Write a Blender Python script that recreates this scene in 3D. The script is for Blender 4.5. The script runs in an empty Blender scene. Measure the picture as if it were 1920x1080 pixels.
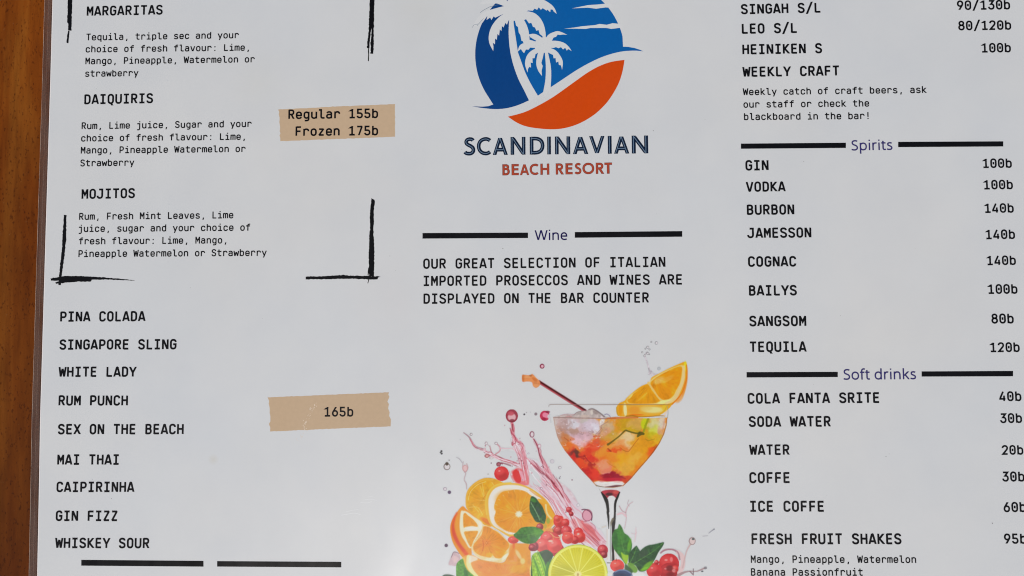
import bpy, math, re
import numpy as np
from mathutils import Vector, Matrix

# ------------------------------------------------------------------ camera
scene = bpy.context.scene
F_PX = 1397.0                      # focal length in pixels of the 1920-wide photograph
DIST = 0.217                       # metres from lens to the menu along the axis
ax = Vector((54960.0, 190.0, 1397.0)).normalized()     # sheet's right, seen by the camera
ay = Vector((-220.0, 24900.0, -1397.0))
ay = (ay - ax * ay.dot(ax)).normalized()               # sheet's up
az = ax.cross(ay).normalized()
ROT = Matrix((ax, ay, az))                             # camera space -> world
CAM = ROT @ Vector((0, 0, DIST))
cam_data = bpy.data.cameras.new('camera')
cam = bpy.data.objects.new('camera', cam_data)
scene.collection.objects.link(cam)
cam_data.sensor_width = 36.0
cam_data.lens = F_PX / 1920 * 36.0
cam_data.clip_start = 0.005
cam_data.clip_end = 50
cam.matrix_world = Matrix.Translation(CAM) @ ROT.to_4x4()
cam_data.dof.use_dof = True
cam_data.dof.focus_distance = DIST + 0.002
cam_data.dof.aperture_fstop = 12
scene.camera = cam

# ------------------------------------------------------------------ light
SUN_EL, SUN_AZ = math.radians(61.5), math.radians(188)   # azimuth from +Y (top of the menu), clockwise
world = bpy.data.worlds.new('World')
scene.world = world
world.use_nodes = True
nt = world.node_tree
sky = nt.nodes.new('ShaderNodeTexSky')
sky.sky_type = 'NISHITA'
sky.sun_disc = False
sky.sun_elevation = SUN_EL
sky.sun_rotation = SUN_AZ
sky.dust_density = 4.0
sky.ozone_density = 1.0
nt.links.new(sky.outputs[0], nt.nodes['Background'].inputs[0])
nt.nodes['Background'].inputs[1].default_value = 0.05
sun_data = bpy.data.lights.new('sun', 'SUN')
sun_data.energy = 1.5
sun_data.angle = math.radians(16)
sun_data.color = (1.0, 0.97, 0.93)
sun = bpy.data.objects.new('sun', sun_data)
scene.collection.objects.link(sun)
sdir = Vector((math.sin(SUN_AZ) * math.cos(SUN_EL), math.cos(SUN_AZ) * math.cos(SUN_EL), math.sin(SUN_EL)))
sun.rotation_euler = sdir.to_track_quat('Z', 'Y').to_euler()
scene.view_settings.view_transform = 'Standard'
scene.view_settings.look = 'None'
scene.view_settings.exposure = 0.25
scene.view_settings.gamma = 1.0
scene.cycles.use_denoising = True
scene.cycles.filter_width = 1.1

# ------------------------------------------------------------------ helpers
def place(px, py, z=0.0):
    """Where the sight line through a point measured in the photograph meets the plane z."""
    v = ROT @ Vector((px - 960.0, 540.0 - py, -F_PX))
    t = (z - CAM.z) / v.z
    return (CAM.x + v.x * t, CAM.y + v.y * t)

_R = np.array([list(r) for r in ROT]); _C = np.array(CAM)
def place_np(px, py, z=0.0):
    v = np.stack([px - 960.0, 540.0 - py, np.full_like(px, -F_PX)], -1) @ _R.T
    t = (z - _C[2]) / v[..., 2]
    return _C[0] + v[..., 0] * t, _C[1] + v[..., 1] * t

def lin(c):
    c = np.asarray(c, float) / 255.0
    return np.where(c <= 0.04045, c / 12.92, ((c + 0.055) / 1.055) ** 2.4)

PAPER = np.array([0.735, 0.753, 0.748])                  # printed paper's own reflectance
PAPER_LOOK = lin((192, 193, 195))
def ink(c):
    """Reflectance of a printed colour, from how it looks beside the paper."""
    v = np.clip(lin(c) - 0.004, 0.0, 1) / (PAPER_LOOK - 0.004) * PAPER
    return np.clip(v, 0.003, 0.9)

def link_obj(name, me, parent=None, label=None, mat=None):
    o = bpy.data.objects.new(name, me)
    scene.collection.objects.link(o)
    if parent is not None: o.parent = parent
    if label: o['label'] = label
    if mat is not None: me.materials.append(mat)
    return o

def mesh_obj(name, verts, faces, mat, parent=None, label=None):
    me = bpy.data.meshes.new(name)
    me.from_pydata([tuple(v) for v in verts], [], [tuple(f) for f in faces])
    me.update()
    return link_obj(name, me, parent, label, mat)

# ------------------------------------------------------------------ materials
def new_mat(name):
    m = bpy.data.materials.new(name); m.use_nodes = True
    t = m.node_tree
    return m, t, t.nodes['Principled BSDF'], t.links

def film_group():
    """Slow waves and fine orange peel of the laminating film, in world space so every printed layer shares it."""
    g = bpy.data.node_groups.new('film_relief', 'ShaderNodeTree')
    g.interface.new_socket('Normal', in_out='OUTPUT', socket_type='NodeSocketVector')
    out = g.nodes.new('NodeGroupOutput')
    geo = g.nodes.new('ShaderNodeNewGeometry')
    n1 = g.nodes.new('ShaderNodeTexNoise'); n1.inputs['Scale'].default_value = 16; n1.inputs['Detail'].default_value = 2
    n2 = g.nodes.new('ShaderNodeTexNoise'); n2.inputs['Scale'].default_value = 130; n2.inputs['Detail'].default_value = 3
    b1 = g.nodes.new('ShaderNodeBump'); b1.inputs['Strength'].default_value = 0.5; b1.inputs['Distance'].default_value = 0.0035
    b2 = g.nodes.new('ShaderNodeBump'); b2.inputs['Strength'].default_value = 0.5; b2.inputs['Distance'].default_value = 0.00003
    for n in (n1, n2): g.links.new(geo.outputs['Position'], n.inputs['Vector'])
    g.links.new(n1.outputs['Fac'], b1.inputs['Height'])
    g.links.new(n2.outputs['Fac'], b2.inputs['Height'])
    g.links.new(b1.outputs[0], b2.inputs['Normal'])
    g.links.new(b2.outputs[0], out.inputs[0])
    return g
FILM = film_group()

def laminate(m, t, b, rough=0.3):
    """Gloss of the film over a printed surface."""
    gn = t.nodes.new('ShaderNodeGroup'); gn.node_tree = FILM
    b.inputs['Roughness'].default_value = 0.9
    b.inputs['Specular IOR Level'].default_value = 0.0
    geo = t.nodes.new('ShaderNodeNewGeometry')
    mp = t.nodes.new('ShaderNodeMapping'); mp.inputs['Rotation'].default_value = (0, 0, .5); mp.inputs['Scale'].default_value = (1, .35, 1)
    sm = t.nodes.new('ShaderNodeTexNoise'); sm.inputs['Scale'].default_value = 70; sm.inputs['Detail'].default_value = 5; sm.inputs['Roughness'].default_value = .65; sm.inputs['Distortion'].default_value = .6
    mr = t.nodes.new('ShaderNodeMapRange'); mr.inputs[1].default_value = .3; mr.inputs[2].default_value = .7; mr.inputs[3].default_value = .28; mr.inputs[4].default_value = .72
    t.links.new(geo.outputs['Position'], mp.inputs[0]); t.links.new(mp.outputs[0], sm.inputs['Vector']); t.links.new(sm.outputs['Fac'], mr.inputs[0]); t.links.new(mr.outputs[0], b.inputs['Coat Weight'])
    b.inputs['Coat Roughness'].default_value = rough
    b.inputs['Coat IOR'].default_value = 1.45
    t.links.new(gn.outputs[0], b.inputs['Coat Normal'])

def print_mat(name, rgb, mottle=0.06):
    m, t, b, L = new_mat(name)
    geo = t.nodes.new('ShaderNodeNewGeometry')
    n = t.nodes.new('ShaderNodeTexNoise'); n.inputs['Scale'].default_value = 900; n.inputs['Detail'].default_value = 2
    L.new(geo.outputs['Position'], n.inputs['Vector'])
    mix = t.nodes.new('ShaderNodeMix'); mix.data_type = 'RGBA'
    mix.inputs['A'].default_value = (*[min(1, c * (1 + mottle)) for c in rgb], 1)
    mix.inputs['B'].default_value = (*[c * (1 - mottle) for c in rgb], 1)
    L.new(n.outputs['Fac'], mix.inputs['Factor'])
    L.new(mix.outputs['Result'], b.inputs['Base Color'])
    laminate(m, t, b)
    return m

def ramp(t, stops):
    r = t.nodes.new('ShaderNodeValToRGB')
    e = r.color_ramp.elements
    while len(e) < len(stops): e.new(0.5)
    for el, (p, c) in zip(e, stops):
        el.position = p; el.color = (*c, 1)
    return r

def paper_material():
    m, t, b, L = new_mat('laminated_paper')
    geo = t.nodes.new('ShaderNodeNewGeometry')
    def noise(scale, detail=2, rough=0.5, off=0):
        mp = t.nodes.new('ShaderNodeMapping'); mp.inputs['Location'].default_value = (off, off * .7, 0)
        L.new(geo.outputs['Position'], mp.inputs['Vector'])
        n = t.nodes.new('ShaderNodeTexNoise'); n.inputs['Scale'].default_value = scale
        n.inputs['Detail'].default_value = detail; n.inputs['Roughness'].default_value = rough
        L.new(mp.outputs[0], n.inputs['Vector']); return n
    P = PAPER
    def mixc(fac, a, bb, mode='MIX'):
        x = t.nodes.new('ShaderNodeMix'); x.data_type = 'RGBA'; x.blend_type = mode
        for s, v in (('Factor', fac), ('A', a), ('B', bb)):
            if hasattr(v, 'is_linked'): L.new(v, x.inputs[s])
            else: x.inputs[s].default_value = v if s == 'Factor' else (*v, 1)
        return x.outputs['Result']
    # faint cool and warm clouds in the paper and its film
    c = mixc(noise(14, 3, .55).outputs['Fac'], tuple(P * (0.95, 0.98, 1.02)), tuple(P * (1.045, 1.015, 0.975)))
    r2 = ramp(t, [(0.35, (0.96, 0.965, 0.975)), (0.65, (1, 1, 1))])
    L.new(noise(45, 4, .6, 3).outputs['Fac'], r2.inputs[0])
    c = mixc(1.0, c, r2.outputs[0], 'MULTIPLY')
    # very faint brownish stains; the last, pinkish patch is a reflection painted in
    for (px, py, rad, amt, col) in ((790, 20, 0.010, .20, (.93, .89, .78)), (400, 862, 0.0016, .5, (.90, .84, .72)),
                                    (800, 50, 0.02, .10, (.95, .92, .84)), (480, 150, 0.008, .12, (.94, .92, .80)), (1150, 470, .02, .06, (.97, .93, .9)),
                                    (740, 560, 0.013, .16, (1., .90, .87))):
        x, y = place(px, py)
        vm = t.nodes.new('ShaderNodeVectorMath'); vm.operation = 'DISTANCE'
        L.new(geo.outputs['Position'], vm.inputs[0]); vm.inputs[1].default_value = (x, y, 0)
        nz = noise(120, 3, .6, px)
        ad = t.nodes.new('ShaderNodeMath'); ad.operation = 'MULTIPLY_ADD'
        L.new(nz.outputs['Fac'], ad.inputs[0]); ad.inputs[1].default_value = rad * 0.9; L.new(vm.outputs['Value'], ad.inputs[2])
        mr = t.nodes.new('ShaderNodeMapRange'); L.new(ad.outputs[0], mr.inputs[0])
        mr.inputs[1].default_value = rad * .5; mr.inputs[2].default_value = rad * 1.6
        mr.inputs[3].default_value = amt; mr.inputs[4].default_value = 0
        c = mixc(mr.outputs[0], c, mixc(1.0, c, col, 'MULTIPLY'))
    # paper fibre
    r3 = ramp(t, [(0.3, (0.993, 0.993, 0.993)), (0.7, (1, 1, 1))])
    L.new(noise(1500, 2, .6, 5).outputs['Fac'], r3.inputs[0])
    c = mixc(1.0, c, r3.outputs[0], 'MULTIPLY')
    L.new(c, b.inputs['Base Color'])
    laminate(m, t, b)
    b.inputs['Roughness'].default_value = 0.5
    b.inputs['Specular IOR Level'].default_value = 0.45
    return m

def wood_material():
    m, t, b, L = new_mat('varnished_wood')
    geo = t.nodes.new('ShaderNodeNewGeometry')
    def noise(scale, stretch, detail=4, rough=.6, dist=0, rot=0.13, off=0):
        mp = t.nodes.new('ShaderNodeMapping')
        mp.inputs['Rotation'].default_value = (0, 0, rot)
        mp.inputs['Scale'].default_value = (1, stretch, 1)
        mp.inputs['Location'].default_value = (off, off, off)
        L.new(geo.outputs['Position'], mp.inputs['Vector'])
        n = t.nodes.new('ShaderNodeTexNoise'); n.inputs['Scale'].default_value = scale
        n.inputs['Detail'].default_value = detail; n.inputs['Roughness'].default_value = rough
        n.inputs['Distortion'].default_value = dist
        L.new(mp.outputs[0], n.inputs['Vector']); return n
    def mixc(fac, a, bb, mode='MIX'):
        x = t.nodes.new('ShaderNodeMix'); x.data_type = 'RGBA'; x.blend_type = mode
        for s, v in (('Factor', fac), ('A', a), ('B', bb)):
            if hasattr(v, 'is_linked'): L.new(v, x.inputs[s])
            else: x.inputs[s].default_value = v if s == 'Factor' else (*v, 1)
        return x.outputs['Result']
    base = ramp(t, [(0.22, (0.14, 0.028, 0.0020)), (0.5, (0.25, 0.064, 0.0046)), (0.75, (0.36, 0.130, 0.016))])
    L.new(noise(60, 0.13, 5, .62, .8).outputs['Fac'], base.inputs[0])
    big = ramp(t, [(0.35, (0.72, 0.66, 0.6)), (0.65, (1.1, 1.1, 1.05))])
    L.new(noise(26, .5, 3, .5, .3, off=2).outputs['Fac'], big.inputs[0])
    c = mixc(1.0, base.outputs[0], big.outputs[0], 'MULTIPLY')
    fine = ramp(t, [(0.3, (0.72, 0.68, 0.62)), (0.6, (1.06, 1.06, 1.06))])
    L.new(noise(420, 0.12, 4, .7, .2).outputs['Fac'], fine.inputs[0])
    c = mixc(1.0, c, fine.outputs[0], 'MULTIPLY')
    pores = ramp(t, [(0.31, (0.4, 0.32, 0.26)), (0.40, (1, 1, 1))])
    L.new(noise(1900, 0.45, 2, .5, 0, off=1).outputs['Fac'], pores.inputs[0])
    c = mixc(0.75, c, pores.outputs[0], 'MULTIPLY')
    # pale dust and scuffs in the varnish
    sc = ramp(t, [(0.66, (0, 0, 0)), (0.76, (1, 1, 1))])
    L.new(noise(520, 0.8, 4, .7, .5, off=7).outputs['Fac'], sc.inputs[0])
    sm = ramp(t, [(0.45, (0, 0, 0)), (0.62, (1, 1, 1))])
    L.new(noise(45, 0.5, 2, .5, off=9).outputs['Fac'], sm.inputs[0])
    mask = mixc(1.0, sc.outputs[0], sm.outputs[0], 'MULTIPLY')
    c2 = mixc(mask, c, (0.42, 0.27, 0.13))
    c = mixc(0.55, c, c2)
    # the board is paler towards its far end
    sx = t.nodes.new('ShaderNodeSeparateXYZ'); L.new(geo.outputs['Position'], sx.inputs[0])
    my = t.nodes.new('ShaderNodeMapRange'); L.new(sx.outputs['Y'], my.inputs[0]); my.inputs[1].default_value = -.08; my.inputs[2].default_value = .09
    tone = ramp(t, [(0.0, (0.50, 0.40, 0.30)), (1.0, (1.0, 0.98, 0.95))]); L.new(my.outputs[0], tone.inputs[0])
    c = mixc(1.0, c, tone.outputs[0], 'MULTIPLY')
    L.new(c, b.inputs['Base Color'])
    b.inputs['Roughness'].default_value = 0.6
    b.inputs['Specular IOR Level'].default_value = 0.08
    b.inputs['Coat Weight'].default_value = 0.04
    b.inputs['Coat Roughness'].default_value = 0.3
    bp = t.nodes.new('ShaderNodeBump'); bp.inputs['Strength'].default_value = 0.4; bp.inputs['Distance'].default_value = 0.0001
    L.new(pores.outputs[0], bp.inputs['Height']); L.new(bp.outputs[0], b.inputs['Normal'])
    return m

def film_material():
    m, t, b, L = new_mat('clear_plastic_film')
    out = t.nodes['Material Output']
    tr = t.nodes.new('ShaderNodeBsdfTransparent'); tr.inputs[0].default_value = (0.86, 0.86, 0.88, 1)
    b.inputs['Base Color'].default_value = (0.34, 0.22, 0.17, 1)
    b.inputs['Roughness'].default_value = 0.25
    b.inputs['Specular IOR Level'].default_value = 0.6
    geo = t.nodes.new('ShaderNodeNewGeometry')
    mp = t.nodes.new('ShaderNodeMapping'); mp.inputs['Scale'].default_value = (1, .12, 1)
    L.new(geo.outputs['Position'], mp.inputs[0])
    n = t.nodes.new('ShaderNodeTexNoise'); n.inputs['Scale'].default_value = 600; n.inputs['Detail'].default_value = 3
    L.new(mp.outputs[0], n.inputs['Vector'])
    mr = t.nodes.new('ShaderNodeMapRange'); L.new(n.outputs['Fac'], mr.inputs[0])
    mr.inputs[1].default_value = .3; mr.inputs[2].default_value = .7; mr.inputs[3].default_value = .11; mr.inputs[4].default_value = .26
    mx = t.nodes.new('ShaderNodeMixShader')
    L.new(mr.outputs[0], mx.inputs[0]); L.new(tr.outputs[0], mx.inputs[1]); L.new(b.outputs[0], mx.inputs[2])
    L.new(mx.outputs[0], out.inputs['Surface'])
    bp = t.nodes.new('ShaderNodeBump'); bp.inputs['Strength'].default_value = .5; bp.inputs['Distance'].default_value = .00008
    L.new(n.outputs['Fac'], bp.inputs['Height']); L.new(bp.outputs[0], b.inputs['Normal'])
    return m

M_PAPER = paper_material()
M_WOOD = wood_material()
M_FILM = film_material()
M_BLACK = print_mat('black_ink', (0.0045, 0.0045, 0.0055), .3)
M_NAVY = print_mat('violet_navy_ink', ink((52, 48, 96)))
M_TAPE = print_mat('kraft_tape_print', ink((178, 154, 128)), .05)
M_EDGE, _t, _b, _L = new_mat('bare_paper_edge')
_b.inputs['Base Color'].default_value = (0.95, 0.90, 0.86, 1); _b.inputs['Roughness'].default_value = .35

# ------------------------------------------------------------------ table
def build_table():
    z1, z0 = -0.0008, -0.028
    x0, x1, y0, y1 = -0.62, 0.58, -0.36, 0.40
    r, bev = 0.03, 0.003
    def ring(inset, z):
        pts = []
        for cx, cy, a0 in ((x1 - r, y1 - r, 0), (x0 + r, y1 - r, 90), (x0 + r, y0 + r, 180), (x1 - r, y0 + r, 270)):
            for k in range(7):
                a = math.radians(a0 + 15 * k)
                pts.append((cx + (r - inset) * math.cos(a), cy + (r - inset) * math.sin(a), z))
        return pts
    rings = [ring(bev, z0), ring(0, z0 + bev), ring(0, z1 - bev), ring(bev * .3, z1 - bev * .3), ring(bev, z1)]
    n = len(rings[0]); v = [p for rg in rings for p in rg]; f = []
    for i in range(len(rings) - 1):
        for k in range(n):
            a, b2 = i * n + k, i * n + (k + 1) % n
            f.append((a, b2, b2 + n, a + n))
    f.append(tuple(range((len(rings) - 1) * n, len(rings) * n)))
    f.append(tuple(reversed(range(n))))
    o = mesh_obj('wooden_tabletop', v, f, M_WOOD)
    o['label'] = 'orange brown varnished wooden tabletop under the laminated menu'
    o['category'] = 'table'
    return o
build_table()

# ------------------------------------------------------------------ the laminated menu
menu = bpy.data.objects.new('laminated_menu', None)
scene.collection.objects.link(menu)
menu['label'] = 'white laminated drinks menu with printed price columns and a palm beach emblem'
menu['category'] = 'menu'

# paper outline; its left edge follows the photograph, the rest is an A4 sheet lying across
left = [place(x, y) for x, y in ((104, -215), (102.2, -90), (99.6, 0), (95.6, 150), (91, 300), (86.4, 450), (82, 600), (76.6, 780), (74, 930), (71, 1080), (69.5, 1160))]
LX = left[5][0]
RX = LX + 0.297
right = [(RX + (p[0] - left[5][0]), p[1]) for p in left]
def build_paper():
    nx = 24
    v, f = [], []
    for (a, b2) in zip(left, right):
        for i in range(nx + 1):
            u = i / nx
            v.append((a[0] + (b2[0] - a[0]) * u, a[1] + (b2[1] - a[1]) * u, 0))
    w = nx + 1
    for j in range(len(left) - 1):
        for i in range(nx):
            a = j * w + i
            f.append((a, a + w, a + w + 1, a + 1))
    return mesh_obj('paper_sheet', v, f, M_PAPER, menu)
paper = build_paper()
outline = left + right[::-1]          # clockwise? left edge top to bottom, then right edge bottom to top

def offset_loop(pts, d):
    """Grow a closed outline by d."""
    n = len(pts); out = []
    area = sum(pts[i][0] * pts[(i + 1) % n][1] - pts[(i + 1) % n][0] * pts[i][1] for i in range(n))
    s = 1 if area > 0 else -1
    for i in range(n):
        p0, p1, p2 = Vector(pts[i - 1]), Vector(pts[i]), Vector(pts[(i + 1) % n])
        a = (p1 - p0).normalized(); b2 = (p2 - p1).normalized()
        na = Vector((a.y, -a.x)) * s; nb = Vector((b2.y, -b2.x)) * s
        m = (na + nb); m = m / max(m.dot(na), .3)
        out.append(tuple(p1 + m * d))
    return out

def ring_mesh(name, prof, mat, label=None):
    """Sweep a profile of (offset, height) round the paper's outline."""
    v, f = [], []; n = len(outline)
    for d, z in prof:
        v += [(x, y, z) for x, y in offset_loop(outline, d)]
    for i in range(len(prof) - 1):
        for k in range(n):
            a, b2 = i * n + k, i * n + (k + 1) % n
            f.append((a, b2, b2 + n, a + n))
    return mesh_obj(name, v, f, mat, menu, label)
ring_mesh('paper_edge', [(0, 0), (0.0001, -0.00001), (0.00024, -0.00004), (0.0003, -0.00012)], M_EDGE)
ring_mesh('plastic_film_border', [(0.00058, -0.00027), (0.0006, -0.0003), (0.0010, -0.00035), (0.00135, -0.00034), (0.0015, -0.00025), (0.00165, -0.00036),
                           (0.0024, -0.0004), (0.0027, -0.00036), (0.00283, -0.0004), (0.00285, -0.00065), (0.0016, -0.0007), (0.0005, -0.0006)], M_FILM)
def film_strip(name, rgb, tint, fac):
    m, t, b, L = new_mat(name)
    b.inputs['Base Color'].default_value = (*rgb, 1); b.inputs['Roughness'].default_value = .3
    tr = t.nodes.new('ShaderNodeBsdfTransparent'); tr.inputs[0].default_value = (*tint, 1)
    geo = t.nodes.new('ShaderNodeNewGeometry'); n = t.nodes.new('ShaderNodeTexNoise'); n.inputs['Scale'].default_value = 160; n.inputs['Detail'].default_value = 3
    L.new(geo.outputs['Position'], n.inputs['Vector'])
    mr = t.nodes.new('ShaderNodeMapRange'); L.new(n.outputs['Fac'], mr.inputs[0]); mr.inputs[1].default_value = .35; mr.inputs[2].default_value = .65
    mr.inputs[3].default_value = fac * .35; mr.inputs[4].default_value = fac
    mx = t.nodes.new('ShaderNodeMixShader'); L.new(mr.outputs[0], mx.inputs[0]); L.new(tr.outputs[0], mx.inputs[1]); L.new(b.outputs[0], mx.inputs[2])
    L.new(mx.outputs[0], t.nodes['Material Output'].inputs['Surface'])
    return m
ring_mesh('film_dark_line', [(0.0003, -0.00014), (0.00058, -0.00027)], film_strip('film_dark_strip', (.05, .03, .03), (.50, .45, .45), .15))  # dark tinted strip between the paper edge and the film border
ring_mesh('film_outer_rim', [(0.00284, -0.00038), (0.00295, -0.00042), (0.00299, -0.00075)], film_strip('cut_film_edge', (.85, .68, .55), (.9, .9, .9), .85))
ring_mesh('film_ridge_line', [(0.00146, -0.0002), (0.00156, -0.0002)], film_strip('film_ridge', (.62, .48, .40), (.9, .9, .9), .28))
# ------------------------------------------------------------------ lettering: glyphs as pen strokes
def _bowl(x0, y0, x1, y1, ky=.60, kx=.56, flat=0):
    cx = (x0 + x1) / 2; rx = (x1 - x0) / 2; ry = min(rx * 1.04, (y1 - y0) / 2)
    a, b = y1 - ry, y0 + ry
    return (f"M{cx} {y1} C{cx - rx * kx} {y1} {x0} {a + ry * ky} {x0} {a} L{x0} {b} C{x0} {b - ry * ky} {cx - rx * kx} {y0} {cx} {y0} "
            f"C{cx + rx * kx} {y0} {x1} {b - ry * ky} {x1} {b} L{x1} {a} C{x1} {a + ry * ky} {cx + rx * kx} {y1} {cx} {y1}")
MONO = {
 'A': "M80 0L278 730 M520 0L322 730 M255 685L345 685 M145 190L455 190",
 'B': "M130 0L130 730 M130 685L300 685C400 685 452 630 452 540C452 445 400 388 300 388L130 388 M300 388C415 388 475 325 475 217C475 105 410 45 300 45L130 45",
 'C': "M487 520C487 630 415 690 305 690C195 690 125 630 125 510L125 220C125 100 195 40 305 40C415 40 487 100 487 210",
 'D': "M130 0L130 730 M130 685L265 685C400 685 477 610 477 480L477 250C477 120 400 45 265 45L130 45",
 'E': "M140 0L140 730 M140 685L500 685 M140 378L465 378 M140 45L500 45",
 'F': "M145 0L145 730 M145 685L505 685 M145 355L475 355",
 'G': "M487 530C480 635 415 690 305 690C195 690 125 625 125 510L125 220C125 105 195 40 305 40C415 40 485 105 485 220L485 365L300 365",
 'H': "M120 0L120 730 M480 0L480 730 M120 378L480 378",
 'I': "M300 0L300 730 M100 685L500 685 M100 45L500 45",
 'J': "M190 685L435 685L435 220C435 105 365 40 255 40C145 40 75 105 75 215",
 'K': "M125 0L125 730 M485 730L200 375 M200 375L510 0 M125 375L215 375",
 'L': "M150 0L150 730 M150 45L510 45",
 'M': "M112 0L112 730 M488 0L488 730 M112 700L300 300L488 700",
 'N': "M120 0L120 730 M480 0L480 730 M135 730L465 0",
 'O': _bowl(122, 40, 478, 690), 'P': "M135 0L135 730 M135 685L305 685C420 685 485 615 485 500C485 385 420 312 305 312L135 312",
 'Q': _bowl(122, 40, 478, 690) + "M300 70L430 -140",
 'R': "M130 0L130 730 M130 685L300 685C415 685 475 625 475 520C475 415 415 350 300 350L130 350 M300 350L488 0",
 'S': "M480 545C470 640 405 690 300 690C190 690 120 635 120 545C120 455 175 420 300 378C430 335 485 290 485 195C485 95 415 40 300 40C185 40 115 95 108 195",
 'T': "M300 0L300 730 M70 685L530 685",
 'U': "M115 730L115 225C115 105 185 40 300 40C415 40 485 105 485 225L485 730",
 'V': "M82 730L280 0 M518 730L320 0 M255 40L345 40", 'X': "M90 730L510 0 M510 730L90 0",
 'W': "M60 730L168 0 M172 0L290 600 M310 600L428 0 M432 0L540 730",
 'Y': "M75 730L300 290 M525 730L300 290 M300 0L300 320", 'Z': "M108 685L490 685 M470 690L125 40 M105 45L500 45",
 'a': "M122 420C140 480 200 515 285 515C395 515 460 465 460 370L460 0 M460 312L275 312C165 312 108 260 108 175C108 85 165 35 270 35C385 35 460 85 460 175",
 'b': "M130 0L130 730 M130 340C130 450 200 515 300 515C412 515 475 445 475 335L475 215C475 105 412 35 300 35C200 35 130 100 130 210",
 'c': "M482 365C475 460 405 515 300 515C190 515 120 445 120 335L120 215C120 105 190 35 300 35C405 35 475 90 482 185",
 'd': "M470 0L470 730 M470 340C470 450 400 515 300 515C188 515 125 445 125 335L125 215C125 105 188 35 300 35C400 35 470 100 470 210",
 'e': "M120 265L480 265L480 335C480 445 412 515 300 515C190 515 120 445 120 335L120 215C120 100 190 35 305 35C400 35 465 75 480 150",
 'f': "M270 0L270 560C270 640 315 685 395 685L515 685 M75 505L500 505",
 'g': "M470 550L470 -15C470 -105 410 -150 310 -150L160 -150 M470 345C470 450 400 515 300 515C190 515 125 445 125 335L125 230C125 120 190 50 300 50C400 50 470 115 470 225",
 'h': "M125 0L125 730 M125 340C125 450 195 515 300 515C412 515 475 450 475 340L475 0",
 'i': "M105 505L320 505 M320 545L320 0 M90 45L520 45 M305 660L305 775", 'j': "M130 505L400 505L400 -15C400 -105 345 -150 255 -150L130 -150 M392 660L392 775",
 'k': "M130 0L130 730 M130 285L215 285 M470 550L215 285 M215 285L495 0",
 'l': "M75 685L255 685L255 170C255 85 300 45 375 45L525 45",
 'm': "M82 0L82 550 M82 390C82 470 130 515 192 515C262 515 300 470 300 390L300 0 M300 390C300 470 348 515 410 515C480 515 518 470 518 390L518 0",
 'n': "M125 0L125 550 M125 340C125 450 195 515 300 515C412 515 475 450 475 340L475 0",
 'o': _bowl(120, 35, 480, 515), 'p': "M130 -180L130 550 M130 340C130 450 200 515 300 515C412 515 475 445 475 335L475 215C475 105 412 35 300 35C200 35 130 100 130 210",
 'q': "M470 -180L470 550 M470 340C470 450 400 515 300 515C188 515 125 445 125 335L125 215C125 105 188 35 300 35C400 35 470 100 470 210",
 'r': "M150 0L150 550 M150 330C150 445 215 515 325 515C435 515 492 455 492 350",
 's': "M468 405C455 475 395 515 300 515C200 515 138 470 138 405C138 335 190 298 300 280C420 260 475 215 475 145C475 75 405 35 300 35C195 35 130 75 118 150",
 't': "M60 505L510 505 M240 700L240 180C240 90 285 45 370 45L500 45",
 'u': "M120 550L120 210C120 100 190 35 298 35C405 35 475 100 475 210 M475 550L475 0",
 'v': "M95 550L280 0 M505 550L320 0", 'w': "M52 550L155 0 M160 0L290 440 M310 440L440 0 M445 0L548 550",
 'y': "M90 550L318 10 M510 550L225 -180", 'z': "M120 505L480 505 M465 510L130 40 M112 45L490 45",
 '0': _bowl(118, 40, 482, 690) + "M300 265L300 465", '1': "M310 0L310 730 M100 540L310 690 M95 45L520 45",
 '2': "M115 520C122 625 190 690 300 690C410 690 478 625 478 528C478 460 450 410 400 355L135 45L495 45",
 '3': "M115 685L460 685L270 425L300 425C410 425 478 350 478 235C478 110 405 40 295 40C185 40 110 105 105 215",
 '4': "M355 730L110 215L110 165L515 165 M410 0L410 420", '5': "M470 685L145 685L145 395L300 395C410 395 478 330 478 218C478 108 405 40 295 40C185 40 120 100 112 190",
 '6': "M375 730L160 370 M480 240C480 355 412 430 302 430C192 430 120 355 120 240C120 120 192 40 300 40C408 40 480 120 480 240",
 '7': "M95 685L495 685 M475 690L235 0",
 '8': _bowl(140, 395, 460, 690, .55) + _bowl(115, 40, 485, 395, .55),
 '9': "M225 0L440 360 M120 490C120 375 188 300 298 300C408 300 480 375 480 490C480 610 408 690 300 690C192 690 120 610 120 490",
 ',': "M330 110L270 -140", '.': "M300 0L300 120", ':': "M300 0L300 125 M300 400L300 525", '!': "M300 230L300 730 M300 0L300 120", '/': "M105 -95L495 825", ' ': "",
}
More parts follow.
